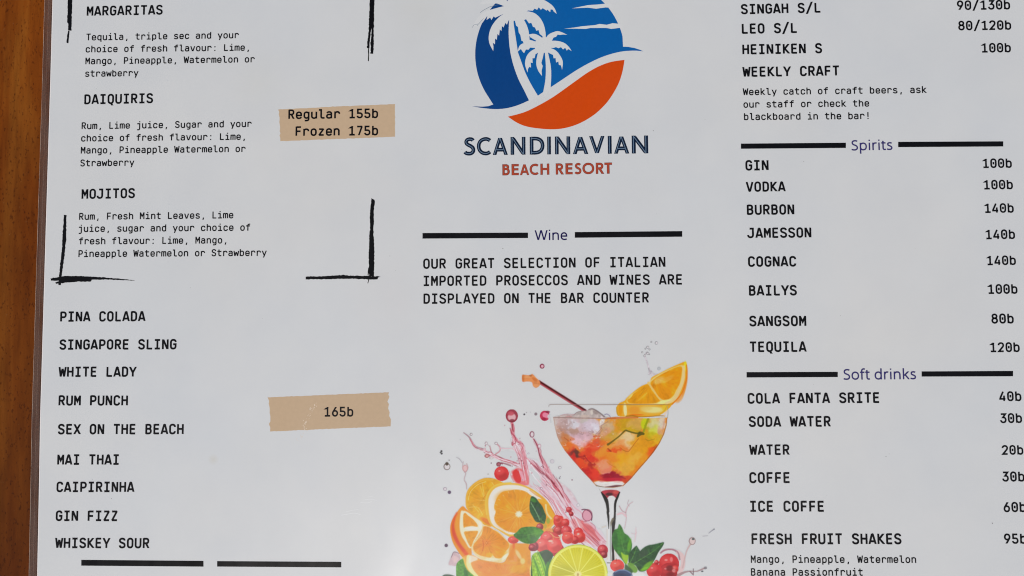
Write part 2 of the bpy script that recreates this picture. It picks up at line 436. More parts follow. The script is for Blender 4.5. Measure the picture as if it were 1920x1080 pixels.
# a humanist sans for the section titles: (advance, strokes)
SANS = {
 'W': (930, "M50 715L245 20 M450 715L262 20 M470 715L660 20 M875 715L678 20"), 'i': (255, "M128 0L128 535 M128 655L128 745"),
 'n': (615, "M120 0L120 535 M120 320C120 440 200 505 310 505C430 505 490 440 490 325L490 0"),
 'e': (560, "M95 275L470 275C472 420 405 505 290 505C160 505 88 405 88 265C88 120 170 35 310 35C380 35 425 45 475 70"),
 'S': (550, "M460 645C410 672 350 685 290 685C180 685 110 630 110 545C110 460 160 420 270 378C395 332 450 285 450 195C450 95 370 35 250 35C170 35 105 48 55 78"),
 'p': (615, "M120 -240L120 535 M120 300C120 440 195 505 310 505C440 505 520 410 520 270C520 125 440 35 310 35C200 35 120 100 120 240"),
 'r': (410, "M120 0L120 535 M120 280C120 420 200 520 310 505C335 505 350 503 375 497"),
 't': (355, "M30 500L330 500 M150 650L150 160C150 75 190 35 260 35C285 35 310 40 335 48"),
 's': (475, "M395 470C355 492 310 505 262 505C180 505 125 470 125 410C125 350 160 325 245 292C345 252 395 215 395 150C395 75 335 35 235 35C165 35 110 48 65 75"),
 'o': (600, "M300 505C170 505 88 415 88 270C88 125 170 35 300 35C430 35 512 125 512 270C512 415 430 505 300 505"),
 'f': (350, "M30 500L330 500 M150 0L150 590C150 680 195 728 275 728C305 728 335 722 365 712"),
 'd': (615, "M495 0L495 760 M495 300C495 440 420 505 305 505C175 505 95 410 95 270C95 125 175 35 305 35C415 35 495 100 495 240"),
 'k': (525, "M120 0L120 760 M455 535L150 235 M235 315L480 0"), ' ': (260, ""),
}
# geometric capitals of the emblem's lettering: strokes in a 730-high box
DECO = {
 'S': "M400 600C370 650 315 665 260 662C170 658 115 610 115 545C115 470 170 440 250 400C350 350 410 310 410 215C410 115 330 65 230 65C150 65 95 90 60 140",
 'C': "M560 590C510 635 450 662 385 662C200 662 80 540 80 365C80 190 200 65 385 65C450 65 510 90 560 135",
 'A': "M55 0L300 700 M570 0L310 700 M150 215L470 215", 'N': "M75 0L75 730 M560 0L560 730 M85 700L550 30",
 'D': "M75 0L75 730 M75 655L220 655C420 655 530 540 530 365C530 190 420 75 220 75L75 75",
 'I': "M75 0L75 730", 'V': "M50 730L310 30 M580 730L320 30",
 'B': "M75 0L75 730 M75 655L210 655C310 655 350 610 350 545C350 470 310 420 210 420L75 420 M210 420C330 420 390 365 390 245C390 130 330 75 210 75L75 75",
 'E': "M75 0L75 730 M75 655L400 655 M75 385L380 385 M75 75L400 75", 'H': "M75 0L75 730 M480 0L480 730 M75 375L480 375",
 'R': "M75 0L75 730 M75 655L230 655C350 655 400 600 400 510C400 415 350 355 230 355L75 355 M230 355L440 0",
 'O': "M380 665C200 665 75 545 75 365C75 185 200 65 380 65C560 65 685 185 685 365C685 545 560 665 380 665",
 'T': "M230 0L230 730 M20 655L450 655",
}
_tok = re.compile(r'([MLC])|(-?\d+\.?\d*)')
def parse(path):
    """Path text -> list of polylines with a flag for curved ends."""
    out, cur, cmd, nums = [], [], None, []
    def flush():
        nonlocal cur, nums
        if cmd == 'M' and len(nums) >= 2:
            if len(cur) > 1: out.append(cur)
            cur = [tuple(nums[:2])]
        elif cmd == 'L':
            for i in range(0, len(nums), 2): cur.append((nums[i], nums[i + 1]))
        elif cmd == 'C':
            for i in range(0, len(nums), 6):
                p0 = cur[-1]; c = nums[i:i + 6]
                for k in range(1, 8):
                    t = k / 7; s = 1 - t
                    cur.append(tuple(s**3 * p0[d] + 3 * s * s * t * c[d] + 3 * s * t * t * c[2 + d] + t**3 * c[4 + d] for d in (0, 1)))
        nums = []
    for m in _tok.finditer(path):
        if m.group(1):
            flush(); cmd = m.group(1)
        else: nums.append(float(m.group(2)))
    flush()
    if len(cur) > 1: out.append(cur)
    return out

def thicken(pl, w, flatcap=True):
    """Pen stroke of width w along a polyline; straight ends are cut level or upright as in type."""
    pts = [pl[0]]
    for p in pl[1:]:
        if abs(p[0] - pts[-1][0]) + abs(p[1] - pts[-1][1]) > 1e-6: pts.append(p)
    n = len(pts); h = w / 2
    closed = n > 3 and math.hypot(pts[0][0] - pts[-1][0], pts[0][1] - pts[-1][1]) < 1e-6
    if closed: pts = pts[:-1]; n -= 1
    L, R = [], []
    def dirn(a, b):
        d = math.hypot(b[0] - a[0], b[1] - a[1]); return ((b[0] - a[0]) / d, (b[1] - a[1]) / d)
    for i in range(n):
        if closed: d0, d1 = dirn(pts[i - 1], pts[i]), dirn(pts[i], pts[(i + 1) % n])
        else:
            d0 = dirn(pts[i - 1], pts[i]) if i > 0 else None
            d1 = dirn(pts[i], pts[i + 1]) if i < n - 1 else None
        if d0 and d1:
            nx, ny = -(d0[1] + d1[1]), d0[0] + d1[0]
            l = math.hypot(nx, ny) or 1; nx /= l; ny /= l
            k = max(nx * -d0[1] + ny * d0[0], .35)
            ox, oy = nx * h / k, ny * h / k
        else:
            d = d0 or d1
            ox, oy = -d[1] * h, d[0] * h
            if flatcap and n == 2:
                if abs(d[1]) > .5: ox, oy = math.copysign(h / abs(d[1]), ox), 0
        L.append((pts[i][0] + ox, pts[i][1] + oy)); R.append((pts[i][0] - ox, pts[i][1] - oy))
    quads = []
    for i in range(n if closed else n - 1):
        j = (i + 1) % n
        quads.append((R[i], R[j], L[j], L[i]))
    return quads

_cache = {}
def glyph_quads(font, ch, w):
    key = (id(font), ch, w)
    if key not in _cache:
        p = font[ch]; p = p[1] if isinstance(p, tuple) else p
        _cache[key] = [thicken(pl, w) for pl in parse(p)]
    return _cache[key]

_z = [0.00002]
def next_z():
    _z[0] += 2e-7
    return _z[0]

def text(name, s, xl, yl, xr, yr, w=105, mat=None, font=MONO, label=None, parent=None, size=None):
    """Type a line whose ink runs from (xl, yl) to (xr, yr) on its base line, in points measured in the photograph."""
    strokes, x = [], 0.0
    for ch in s:
        adv = font[ch][0] if isinstance(font[ch], tuple) else 600
        for st in glyph_quads(font, ch, w): strokes.append([[(p[0] + x, p[1]) for p in q] for q in st])
        x += adv
    xs = [p[0] for st in strokes for q in st for p in q]
    x0, x1 = min(xs), max(xs)
    A = np.array(place(xl, yl)); B = np.array(place(xr, yr))
    ux = (B - A) / (x1 - x0)
    vv = np.array((-ux[1], ux[0])) * (size or 1)
    V, F = [], []
    for st in strokes:
        z = 0.00003 + 3e-7 * (len(F) % 7)
        for q in st:
            b = len(V)
            for p in q:
                P = A + ux * (p[0] - x0) + vv * p[1]
                V.append((P[0], P[1], z))
            F.append((b, b + 1, b + 2, b + 3))
    return mesh_obj(name, V, F, mat or M_BLACK, parent or menu, label)

def poly_tri(pts2):
    from mathutils.geometry import tessellate_polygon
    return tessellate_polygon([[Vector((x, y, 0)) for x, y in pts2]])

def shape(name, pts, mat, z=0.00003, parent=None, label=None):
    """One printed patch with the outline given in points measured in the photograph."""
    v = [(*place(x, y), z) for x, y in pts]
    f = [t if (Vector(v[t[1]]) - Vector(v[t[0]])).cross(Vector(v[t[2]]) - Vector(v[t[0]])).z > 0 else t[::-1] for t in map(tuple, poly_tri([(a[0], a[1]) for a in v]))]
    return mesh_obj(name, v, f, mat, parent or menu, label)

def smooth(pts, closed=False, k=5):
    """Catmull-Rom through the points."""
    out = []; n = len(pts)
    rng = range(n if closed else n - 1)
    for i in rng:
        g = (lambda q: pts[q % n]) if closed else (lambda q: pts[min(max(q, 0), n - 1)])
        p0, p1, p2, p3 = g(i - 1), g(i), g(i + 1), g(i + 2)
        for j in range(k):
            t = j / k
            out.append(tuple(.5 * (2 * p1[d] + (p2[d] - p0[d]) * t + (2 * p0[d] - 5 * p1[d] + 4 * p2[d] - p3[d]) * t * t + (-p0[d] + 3 * p1[d] - 3 * p2[d] + p3[d]) * t**3) for d in (0, 1)))
    if not closed: out.append(pts[-1])
    return out

rng = np.random.default_rng(4)
def ragged(pts, step=3.0, amp=.5, seed=0):
    """Roughen an outline as a dry brush or a torn tape would."""
    r = np.random.default_rng(seed); out = []; n = len(pts)
    for i in range(n):
        a, b = pts[i], pts[(i + 1) % n]; d = math.hypot(b[0] - a[0], b[1] - a[1]); k = max(1, int(d / step))
        nx, ny = -(b[1] - a[1]) / (d or 1), (b[0] - a[0]) / (d or 1)
        for j in range(k):
            t = j / k; e = r.normal() * amp * (0 if j == 0 else 1)
            out.append((a[0] + (b[0] - a[0]) * t + nx * e, a[1] + (b[1] - a[1]) * t + ny * e))
    return out

# --- left column
HEAD = [("MARGARITAS", 162.5, 29.6, 305, 27), ("DAIQUIRIS", 158, 195.3, 287, 193), ("MOJITOS", 152.8, 372.8, 253, 371)]
for h in HEAD: text('heading_text', *h, w=142, label='heading reading ' + h[0])
SMALL = [
 ("Tequila, triple sec and your", 162, 75.8, 448, 71.6), ("choice of fresh flavour: Lime,", 160.5, 98.3, 467, 95),
 ("Mango, Pineapple, Watermelon or", 160, 120.6, 477.8, 116.9), ("strawberry", 159.4, 144, 259.7, 142.7),
 ("Rum, Lime juice, Sugar and your", 153, 242.2, 472, 238), ("choice of fresh flavour: Lime,", 152, 265.3, 459.4, 262),
 ("Mango, Pineapple Watermelon or", 151.4, 288, 460.6, 285), ("Strawberry", 150.5, 312, 252, 310.6),
 ("Rum, Fresh Mint Leaves, Lime", 148.3, 412.2, 437.6, 409.2), ("juice, sugar and your choice of", 147.8, 435, 469, 432.5),
 ("fresh flavour: Lime, Mango,", 148, 458.3, 424.6, 456.3), ("Pineapple Watermelon or Strawberry", 147, 482, 500.3, 479.7),
 ("Weekly catch of craft beers, ask", 1392.6, 178.5, 1738, 174.2), ("our staff or check the", 1394, 202, 1629.8, 199.7),
 ("blackboard in the bar!", 1395, 225.2, 1628.7, 223.2),
 ("Mango, Pineapple, Watermelon", 1407.8, 1055.2, 1718, 1055.4), ("Banana Passionfruit", 1408, 1079.4, 1617.8, 1079.4),
]
for s in SMALL: text('description_text', *s, w=126)
ITEMS = [
 ("PINA COLADA", 112.7, 602.8, 273, 601.9), ("SINGAPORE SLING", 111.3, 655.3, 331, 654.6), ("WHITE LADY", 109.4, 706.3, 256.4, 706),
 ("RUM PUNCH", 109.6, 760, 239.8, 760), ("SEX ON THE BEACH", 108.3, 814, 344.4, 813.8), ("MAI THAI", 107.2, 871, 222.5, 871),
 ("CAIPIRINHA", 105.8, 922.2, 252.2, 922.2), ("GIN FIZZ", 104.4, 976.4, 220.8, 976.6), ("WHISKEY SOUR", 103, 1027.2, 280.3, 1027.6),
 ("SINGAH S/L", 1389.2, 26.4, 1538.4, 23.2), ("LEO S/L", 1391, 63, 1494, 61.3), ("HEINIKEN S", 1392, 101.7, 1541.6, 99.4),
 ("WEEKLY CRAFT", 1392, 143.8, 1573.4, 141.5), ("GIN", 1397.8, 319.3, 1441.3, 318.8), ("VODKA", 1398.4, 359.2, 1473.4, 358.6),
 ("BURBON", 1400.4, 402.5, 1489.5, 401.8), ("JAMESSON", 1401, 446, 1521.5, 445), ("COGNAC", 1402.7, 499.8, 1493.2, 499.3),
 ("BAILYS", 1404.4, 554, 1494.3, 553.4), ("SANGSOM", 1405, 611.5, 1512, 611), ("TEQUILA", 1406.4, 659.7, 1512.7, 659.2),
 ("COLA FANTA SRITE", 1402, 756.5, 1648.5, 755), ("SODA WATER", 1404, 800, 1558.2, 799.5), ("WATER", 1404.7, 852.7, 1480.9, 852.5),
 ("COFFE", 1405.2, 905.4, 1480.6, 905.2), ("ICE COFFE", 1407, 959, 1544.7, 959), ("FRESH FRUIT SHAKES", 1409.2, 1020, 1690.5, 1020),
]
for s in ITEMS: text('item_name_text', *s, w=146)
PRICES = [
 ("90/130b", 1794.5, 18.6, 1894.2, 17.2), ("80/120b", 1796.8, 56.7, 1896.2, 55.3), ("100b", 1838.9, 98.3, 1895.6, 97.7),
 ("100b", 1841.2, 314.8, 1897.4, 314.2), ("100b", 1843, 355, 1899.4, 354.3), ("140b", 1844.7, 399, 1901, 398.3), ("140b", 1846.7, 448.3, 1903.4, 447.6),
 ("140b", 1849, 497, 1905, 496.3), ("100b", 1851, 550.8, 1908, 550.3), ("80b", 1859, 606.4, 1901, 606), ("120b", 1855, 660, 1912.2, 659.5),
 ("40b", 1873.9, 752, 1915.4, 751.5), ("30b", 1875.3, 793, 1916.6, 792.5), ("20b", 1877.3, 852.5, 1919, 852), ("30b", 1879.3, 902.6, 1921.3, 902.3),
 ("60b", 1881.9, 959.9, 1924, 959.6), ("95b", 1882.8, 1019.2, 1925, 1019),
]
for s in PRICES: text('price_text', *s, w=136)
for s in (("OUR GREAT SELECTION OF ITALIAN", 793.5, 503.7, 1247.8, 500.2), ("IMPORTED PROSECCOS AND WINES ARE", 794.4, 536, 1278.7, 533.2),
          ("DISPLAYED ON THE BAR COUNTER", 794, 569.3, 1217.2, 567.1)):
    text('wine_note_text', *s, w=136)
M_WINE = print_mat('deep_navy_ink', ink((30, 26, 74)))
text('section_title_text', "Wine", 1002.6, 450.6, 1063.9, 449.8, w=100, font=SANS, mat=M_WINE, label='thin navy section title reading Wine')
text('section_title_text', "Spirits", 1596.3, 282.2, 1673.6, 281, w=100, font=SANS, mat=M_NAVY, label='thin navy section title reading Spirits')
text('section_title_text', "Soft drinks", 1581.4, 712, 1717.8, 711, w=100, font=SANS, mat=M_NAVY, label='thin navy section title reading Soft drinks')

# --- thick rules
for q in (((792.2, 437), (990, 436.2), (990, 446.3), (792.2, 447.4)), ((1077.7, 435.2), (1279.2, 433.3), (1279.2, 443.9), (1077.7, 445.8)),
          ((1389.2, 269.3), (1586, 267.6), (1586, 277.4), (1389.2, 279)), ((1684, 266), (1881, 265), (1881, 274.7), (1684, 275.9)),
          ((1399.8, 697.8), (1570.8, 697.2), (1570.8, 707), (1399.8, 707.8)), ((1728, 696.4), (1899.4, 695.5), (1899.4, 705.5), (1728, 706.1)),
          ((152.5, 1049.7), (381.6, 1051.6), (381.6, 1062.4), (152.5, 1060.6)), ((407.2, 1052.1), (640, 1053.4), (640, 1063.8), (407.2, 1062.3))):
    shape('ruled_bar', q, M_BLACK)

# --- brush-drawn corner marks
def brush(pts, seed, amp=.35, **k):
    n = len(pts); s = 1 if sum(pts[i][0] * pts[(i + 1) % n][1] - pts[(i + 1) % n][0] * pts[i][1] for i in range(n)) > 0 else -1
    grown = []
    for i in range(n):                                              # the ink spread a little beyond the brush
        a, c = pts[i - 1], pts[(i + 1) % n]; d = math.hypot(c[0] - a[0], c[1] - a[1]) or 1
        grown.append((pts[i][0] + (c[1] - a[1]) / d * s * .32, pts[i][1] - (c[0] - a[0]) / d * s * .32))
    pts = grown
    return shape('brush_stroke_line', ragged(pts, 2.2, amp, seed), M_BLACK, 0.000032 + seed * 4e-7, **k)
brush([(127.2, -95), (127.3, 0), (127.2, 25), (126.3, 30), (126.4, 42), (128.2, 44), (128.1, 57), (133.5, 58), (134.2, 40), (134.7, 20), (135.2, 0), (135.4, -95)], 1)
brush([(128.2, 58), (126.6, 65), (126.4, 71), (125.3, 75), (125.3, 80.5), (128, 81), (128.8, 72), (129.8, 62), (130.2, 57.5)], 2, .2)
brush([(693, -95), (693.6, 0), (693.3, 15), (692, 35), (691.5, 55), (690.5, 68), (688.9, 78), (688.5, 90), (692, 91), (693.5, 76), (695, 60), (696, 53), (697.2, 55), (696.2, 70), (695.2, 85), (695, 101), (699.6, 101.2), (700.4, 75), (700.3, 60), (701, 40), (701.4, 15), (702, 0), (701.6, -95)], 3)
brush([(690.4, 91), (690.6, 104), (690, 114), (691.2, 115), (691.9, 104), (691.7, 91)], 4, .1)
brush([(120, 402.8), (119.6, 420), (117.4, 440), (117, 460), (115, 480), (112.6, 500), (111.2, 518), (109.8, 534), (113.6, 534.6), (115.2, 518), (117.8, 500), (120.8, 480), (122.6, 458), (124.3, 450), (123.8, 436), (123.9, 420), (124.6, 403.4)], 5)
brush([(95, 522.2), (104, 521), (112, 518.8), (128, 517.6), (150, 518.1), (170, 518.8), (185, 520), (195, 520), (205, 521.6), (216, 522.2), (228, 523.6), (238, 524), (253, 525.9), (236, 525.1), (222, 524.8), (208, 524), (192, 523.8), (172, 524.2), (171, 527.2), (150, 527.6), (132, 529), (120, 530.2), (105, 531.9), (104, 529.6), (112, 526.6), (103, 526.2), (96, 526.1)], 6, .3)
brush([(696.6, 371.8), (701.9, 375), (702.6, 378), (701.6, 386), (700.5, 395), (700.6, 410), (699.9, 425), (699.6, 440), (701, 452), (701.6, 470), (701.5, 500), (700.8, 518), (692.2, 517), (691.9, 500), (691.6, 480), (692.6, 455), (693, 440), (694.4, 425), (693.8, 410), (694.6, 393), (695.4, 384), (696.4, 380)], 7)
brush([(573.3, 519.3), (590, 518.6), (612, 518), (632, 516.7), (646, 516), (660, 517.4), (690, 517.8), (708, 518), (713.6, 519.2), (708.4, 520.4), (708, 523.4), (695, 524), (670, 522.6), (640, 522.2), (610, 523.4), (590, 523.2), (573.3, 524)], 8)
brush([(691.5, 523), (690.2, 528), (689.3, 531), (689.9, 531.4), (691, 528), (692.6, 523)], 9, .05)
brush([(690.9, 502), (690, 508), (689.6, 516), (690.6, 517), (691.5, 508), (692.2, 502)], 10, .08)

# --- tape-coloured price tags
tag1 = shape('price_tape_print', ragged([(521.4, 205.5), (523.6, 210), (522.6, 214), (524.3, 221), (523.8, 229), (525.2, 238), (524.4, 246), (525.8, 250), (524.2, 254), (525.6, 259), (525.6, 264.7), (740.6, 256.4), (740.6, 195), (620, 200.2)][::-1], 4, .22, 3), M_TAPE, label='tan tape print holding two prices')
text('price_text', "Regular 155b", 540.6, 223, 709, 221, w=136, parent=tag1)
text('price_text', "Frozen 175b", 554, 254.7, 709, 253.3, w=136, parent=tag1)
tag2 = shape('price_tape_print', ragged([(501.7, 745), (504.6, 752), (503.8, 757), (505.6, 765), (505.6, 774), (507, 781), (507, 790), (504.2, 795), (506.8, 802), (506.4, 809), (620, 804), (732.5, 799.4), (732.9, 786), (729.6, 780), (730.6, 773), (727.8, 766), (729.4, 758), (726.4, 753), (730.2, 744), (728.2, 740), (729.4, 735.5), (620, 740)][::-1], 4, .22, 4), M_TAPE, label='tan tape print holding a single price')
text('price_text', "165b", 606.4, 780.8, 662.5, 780.6, w=132, parent=tag2)
for t_ in (tag1, tag2):
    for v in t_.data.vertices: v.co.z = 0.00001

# --- emblem
C7 = lambda pts: [(840 + x / 4.571, y / 4.571) for x, y in pts]
M_DEEP = print_mat('deep_blue_ink', ink((0, 60, 116)))
M_BLUE = print_mat('sea_blue_ink', ink((10, 84, 148)))
M_ORANGE = print_mat('burnt_orange_ink', ink((188, 66, 14)))
M_WHITEPRINT = print_mat('unprinted_white', PAPER, .01)
M_DARKNAVY = print_mat('dark_navy_ink', ink((12, 30, 50)))
M_PALELINE = print_mat('pale_inline_ink', ink((104, 124, 146)))
M_RUST = print_mat('rust_ink', ink((158, 66, 46)))
M_RUSTDARK = print_mat('rust_outline_ink', ink((96, 40, 40)))
M_GREY = print_mat('grey_blue_ink', ink((92, 108, 128)))
ccx, ccy, cr = 1031.2, 102.0, 140.2
def arc(a0, a1, n=40, r=cr):
    return [(ccx + r * math.cos(math.radians(a0 + (a1 - a0) * i / n)), ccy - r * math.sin(math.radians(a0 + (a1 - a0) * i / n))) for i in range(n + 1)]
low = C7([(1675, 440), (1600, 434), (1500, 440), (1400, 462), (1300, 497), (1200, 545), (1100, 602), (1000, 668), (880, 748)])
sea = shape('blue_sky_print', C7([(1500, 400), (1545, 402), (1600, 412), (1640, 425)]) + smooth(low) + C7([(815, 790), (770, 820), (690, 700), (600, 450), (555, 150)]) + [(955, -17)] + arc(122, 14.0), M_BLUE, 0.00001, label='bright blue half of the round emblem')
dl = C7([(695, 860), (600, 901), (500, 928), (400, 935), (300, 926), (206, 912)])
shape('deep_blue_print', C7([(540, 150), (540, 300), (560, 450), (620, 640)]) + smooth(dl) + C7([(300, 914), (345, 910), (388, 896)]) + arc(215.6, 122)[2:] , M_DEEP, 0.000013, sea, 'dark navy left side of the round emblem')
ot = smooth(C7([(1513, 513), (1400, 530), (1300, 565), (1200, 620), (1100, 690), (1000, 762), (900, 832), (770, 907), (650, 963), (513, 1000)]))
shape('orange_beach_print', ot + smooth(C7([(513, 1000), (600, 1056), (700, 1090), (870, 1108), (1000, 1098), (1130, 1056), (1250, 985), (1340, 903), (1400, 826), (1460, 720), (1495, 615), (1513, 513)]))[1:-1], M_ORANGE, 0.00001, sea, 'burnt orange beach curve of the emblem')
palm = shape('white_palm_print', smooth(C7([(528, 100), (522, 200), (520, 300), (530, 420), (555, 540), (600, 670), (650, 770), (698, 868)]), k=3) + smooth(C7([(775, 828), (700, 700), (640, 570), (595, 450), (575, 360), (565, 250), (565, 160), (600, 100)]), k=3), M_WHITEPRINT, 0.000016, sea, 'trunk of the larger white palm')
small = shape('white_palm_print', smooth(C7([(828, 430), (838, 560), (835, 680), (815, 792)]), k=3) + C7([(830, 830), (876, 765)]) + smooth(C7([(880, 745), (885, 650), (880, 560), (852, 430)]), k=3), M_WHITEPRINT, 0.0000165, sea, 'trunk of the smaller white palm')
_n = 0
def frond(pts):
    global _n; _n += 1
    return shape('white_frond_print', C7(pts), M_WHITEPRINT, 0.000018 + _n * 4e-7, sea)
def frond_arc(spine, tips, wid):
    """A feathered frond: smooth upper edge, toothed lower edge."""
    return frond(smooth(spine, k=4) + tips)
frond([(480, 60), (520, 20), (600, -10), (640, 30), (660, 90), (640, 150), (600, 175), (540, 180), (490, 150), (460, 110)])
frond_arc([(560, 40), (640, -8), (720, -22), (810, -5), (880, 35), (915, 75), (932, 120)], [(905, 98), (898, 84), (880, 80), (876, 104), (850, 82), (846, 92), (812, 70), (796, 84), (778, 62), (764, 84), (742, 74), (726, 92), (690, 90), (640, 105), (600, 110)], 0)
frond_arc([(600, 90), (670, 95), (740, 112), (790, 155), (822, 215), (836, 280), (838, 330)], [(822, 332), (806, 306), (786, 292), (776, 258), (757, 264), (746, 236), (728, 230), (714, 196), (694, 200), (668, 164), (655, 172), (622, 148), (590, 130)], 0)
frond_arc([(620, 130), (660, 185), (685, 245), (696, 300), (700, 360)], [(690, 400), (655, 385), (640, 352), (630, 350), (620, 300), (606, 278), (600, 232), (584, 220), (572, 170), (565, 150)], 0)
frond_arc([(520, 100), (460, 130), (410, 175), (370, 235), (349, 310), (356, 375), (388, 438)], [(390, 400), (384, 366), (402, 380), (404, 330), (418, 342), (424, 290), (438, 306), (444, 252), (458, 266), (462, 222), (476, 236), (492, 196), (505, 212), (520, 175), (560, 150)], 0)
frond_arc([(540, 40), (450, 60), (360, 85), (300, 110), (262, 145), (232, 185), (215, 235)], [(262, 205), (305, 156), (292, 200), (338, 135), (330, 172), (362, 150), (372, 172), (392, 140), (404, 152), (470, 122), (520, 120)], 0)
frond_arc([(560, 60), (500, 0), (430, -20), (330, -10), (260, 40)], [(330, 30), (420, 30), (500, 60), (540, 80)], 0)
frond_arc([(520, 40), (500, -40), (470, -110), (420, -160)], [(470, -170), (540, -140), (570, -60), (580, 30)], 0)
frond_arc([(570, 40), (590, -60), (660, -120), (740, -130)], [(700, -100), (690, -70), (650, -60), (640, -30), (620, 20)], 0)
# small palm fronds
frond([(770, 335), (810, 320), (850, 320), (885, 345), (895, 385), (880, 425), (850, 450), (800, 455), (760, 440), (735, 400), (745, 360)])
frond(smooth([(835, 335), (858, 300), (900, 277), (950, 268), (1022, 298)], k=4) + [(985, 296), (958, 300), (940, 296), (926, 316), (905, 322), (892, 345), (870, 370)])
frond(smooth([(870, 350), (930, 350), (990, 365), (1030, 395), (1060, 438)], k=4) + [(1030, 420), (1018, 434), (1004, 410), (986, 424), (968, 404), (946, 414), (926, 404), (900, 412), (860, 405)])
frond(smooth([(860, 405), (920, 430), (960, 475), (984, 530), (978, 598)], k=4) + [(968, 560), (950, 556), (946, 528), (926, 536), (922, 498), (905, 500), (900, 470), (880, 462), (840, 440)])
frond(smooth([(775, 440), (760, 500), (757, 555), (775, 610), (806, 652)], k=4) + [(802, 610), (812, 566), (800, 540), (812, 496), (824, 440)])
frond(smooth([(770, 410), (715, 435), (675, 480), (660, 550), (682, 622)], k=4) + [(686, 590), (698, 572), (712, 580), (708, 536), (726, 540), (724, 500), (742, 498), (750, 465), (790, 440)])
frond(smooth([(790, 365), (720, 372), (660, 368), (615, 390), (597, 442)], k=4) + [(625, 420), (640, 444), (652, 456), (668, 424), (690, 426), (704, 408), (730, 410), (780, 410)])
frond(smooth([(690, 296), (740, 290), (790, 312), (830, 350)], k=4) + [(800, 365), (760, 352), (706, 320)])
frond([(698, 340), (750, 356), (770, 380), (730, 385), (690, 372)])
for i, pts in enumerate(([(1062, 72), (1130, 58), (1200, 44), (1290, 38), (1400, 26), (1420, 66), (1350, 64), (1270, 75), (1200, 66)],
            [(995, 246), (1080, 236), (1150, 225), (1260, 215), (1300, 205), (1360, 213), (1410, 199), (1480, 205), (1500, 236), (1400, 248), (1360, 240), (1220, 240), (1180, 248), (1090, 246)])):
    shape('white_cloud_print', C7(pts), M_WHITEPRINT, 0.000016 + i * 5e-7, sea)
def pen(pts, w, mat, z=0.00003, name='thin_line_print', parent=None):
    q = thicken([(x, -y) for x, y in pts], w, False)
    V, F = [], []
    for a in q:
        b = len(V); V += [(*place(x, -y), z) for x, y in a]; F.append((b, b + 1, b + 2, b + 3))
    return mesh_obj(name, V, F, mat, parent or menu)
pen(C7([(276, 108), (310, 84), (360, 58), (432, 40)]), .75, M_GREY, parent=sea)
pen(C7([(208, 236), (222, 214), (262, 205), (305, 158)]), .55, M_GREY, parent=sea)
pen(C7([(250, 222), (262, 205)]), .5, M_GREY, parent=sea)
# emblem lettering, letter by letter between measured sides
def deco(name, letters, xa, ya, xb, yb, X0, X1, cap, ws, mats, label):
    A = np.array(place(xa, ya)); B = np.array(place(xb, yb)); u = (B - A) / (X1 - X0)
    v = np.array((-u[1], u[0])); root = None
    for li, (w, mat, dx, z) in enumerate([(ws[0], mats[0], 0, 0.00003), (ws[1], mats[1], ws[2], 0.000034)]):
        V, F = [], []
        for ch, xl, xr in letters:
            st0 = glyph_quads(DECO, ch, ws[0]); st = glyph_quads(DECO, ch, w)
            xs = [p[0] for s in st0 for q in s for p in q]; a0, a1 = min(xs), max(xs)
            for si, s in enumerate(st):
                for q in s:
                    b = len(V)
                    for p in q:
                        sx = xl + (p[0] - a0) / (a1 - a0) * (xr - xl) + dx
                        sy = p[1] / 730 * cap
                        if li == 1: sy = min(max(sy, cap * .03), cap * .97)
                        P = A + u * (sx - X0) + v * sy
                        V.append((P[0], P[1], z + 3e-7 * si))
                    F.append((b, b + 1, b + 2, b + 3))
        o = mesh_obj(name if li == 0 else 'inline_print', V, F, mat, menu if li == 0 else root, label if li == 0 else None)
        if li == 0: root = o
deco('emblem_name_text', [('S', 132, 235), ('C', 248, 372), ('A', 385, 515), ('N', 537, 668), ('D', 703, 830), ('I', 853, 885), ('N', 918, 1052), ('A', 1073, 1205), ('V', 1213, 1345), ('I', 1372, 1405), ('A', 1425, 1555), ('N', 1575, 1718)],
     868.9, 291.3, 1215.9, 287.6, 132, 1718, 155, (156, 24, -3), (M_DARKNAVY, M_PALELINE), 'large navy capitals with a pale inline under the emblem')
deco('emblem_caption_text', [('B', 466, 530), ('E', 545, 608), ('A', 617, 697), ('C', 700, 778), ('H', 793, 870), ('R', 925, 995), ('E', 1008, 1070), ('S', 1085, 1145), ('O', 1153, 1255), ('R', 1268, 1340), ('T', 1342, 1408)],
     942, 329, 1148, 325.7, 466, 1408, 97, (150, 92, -0.6), (M_RUSTDARK, M_RUST), 'small rust red capitals under the navy lettering')

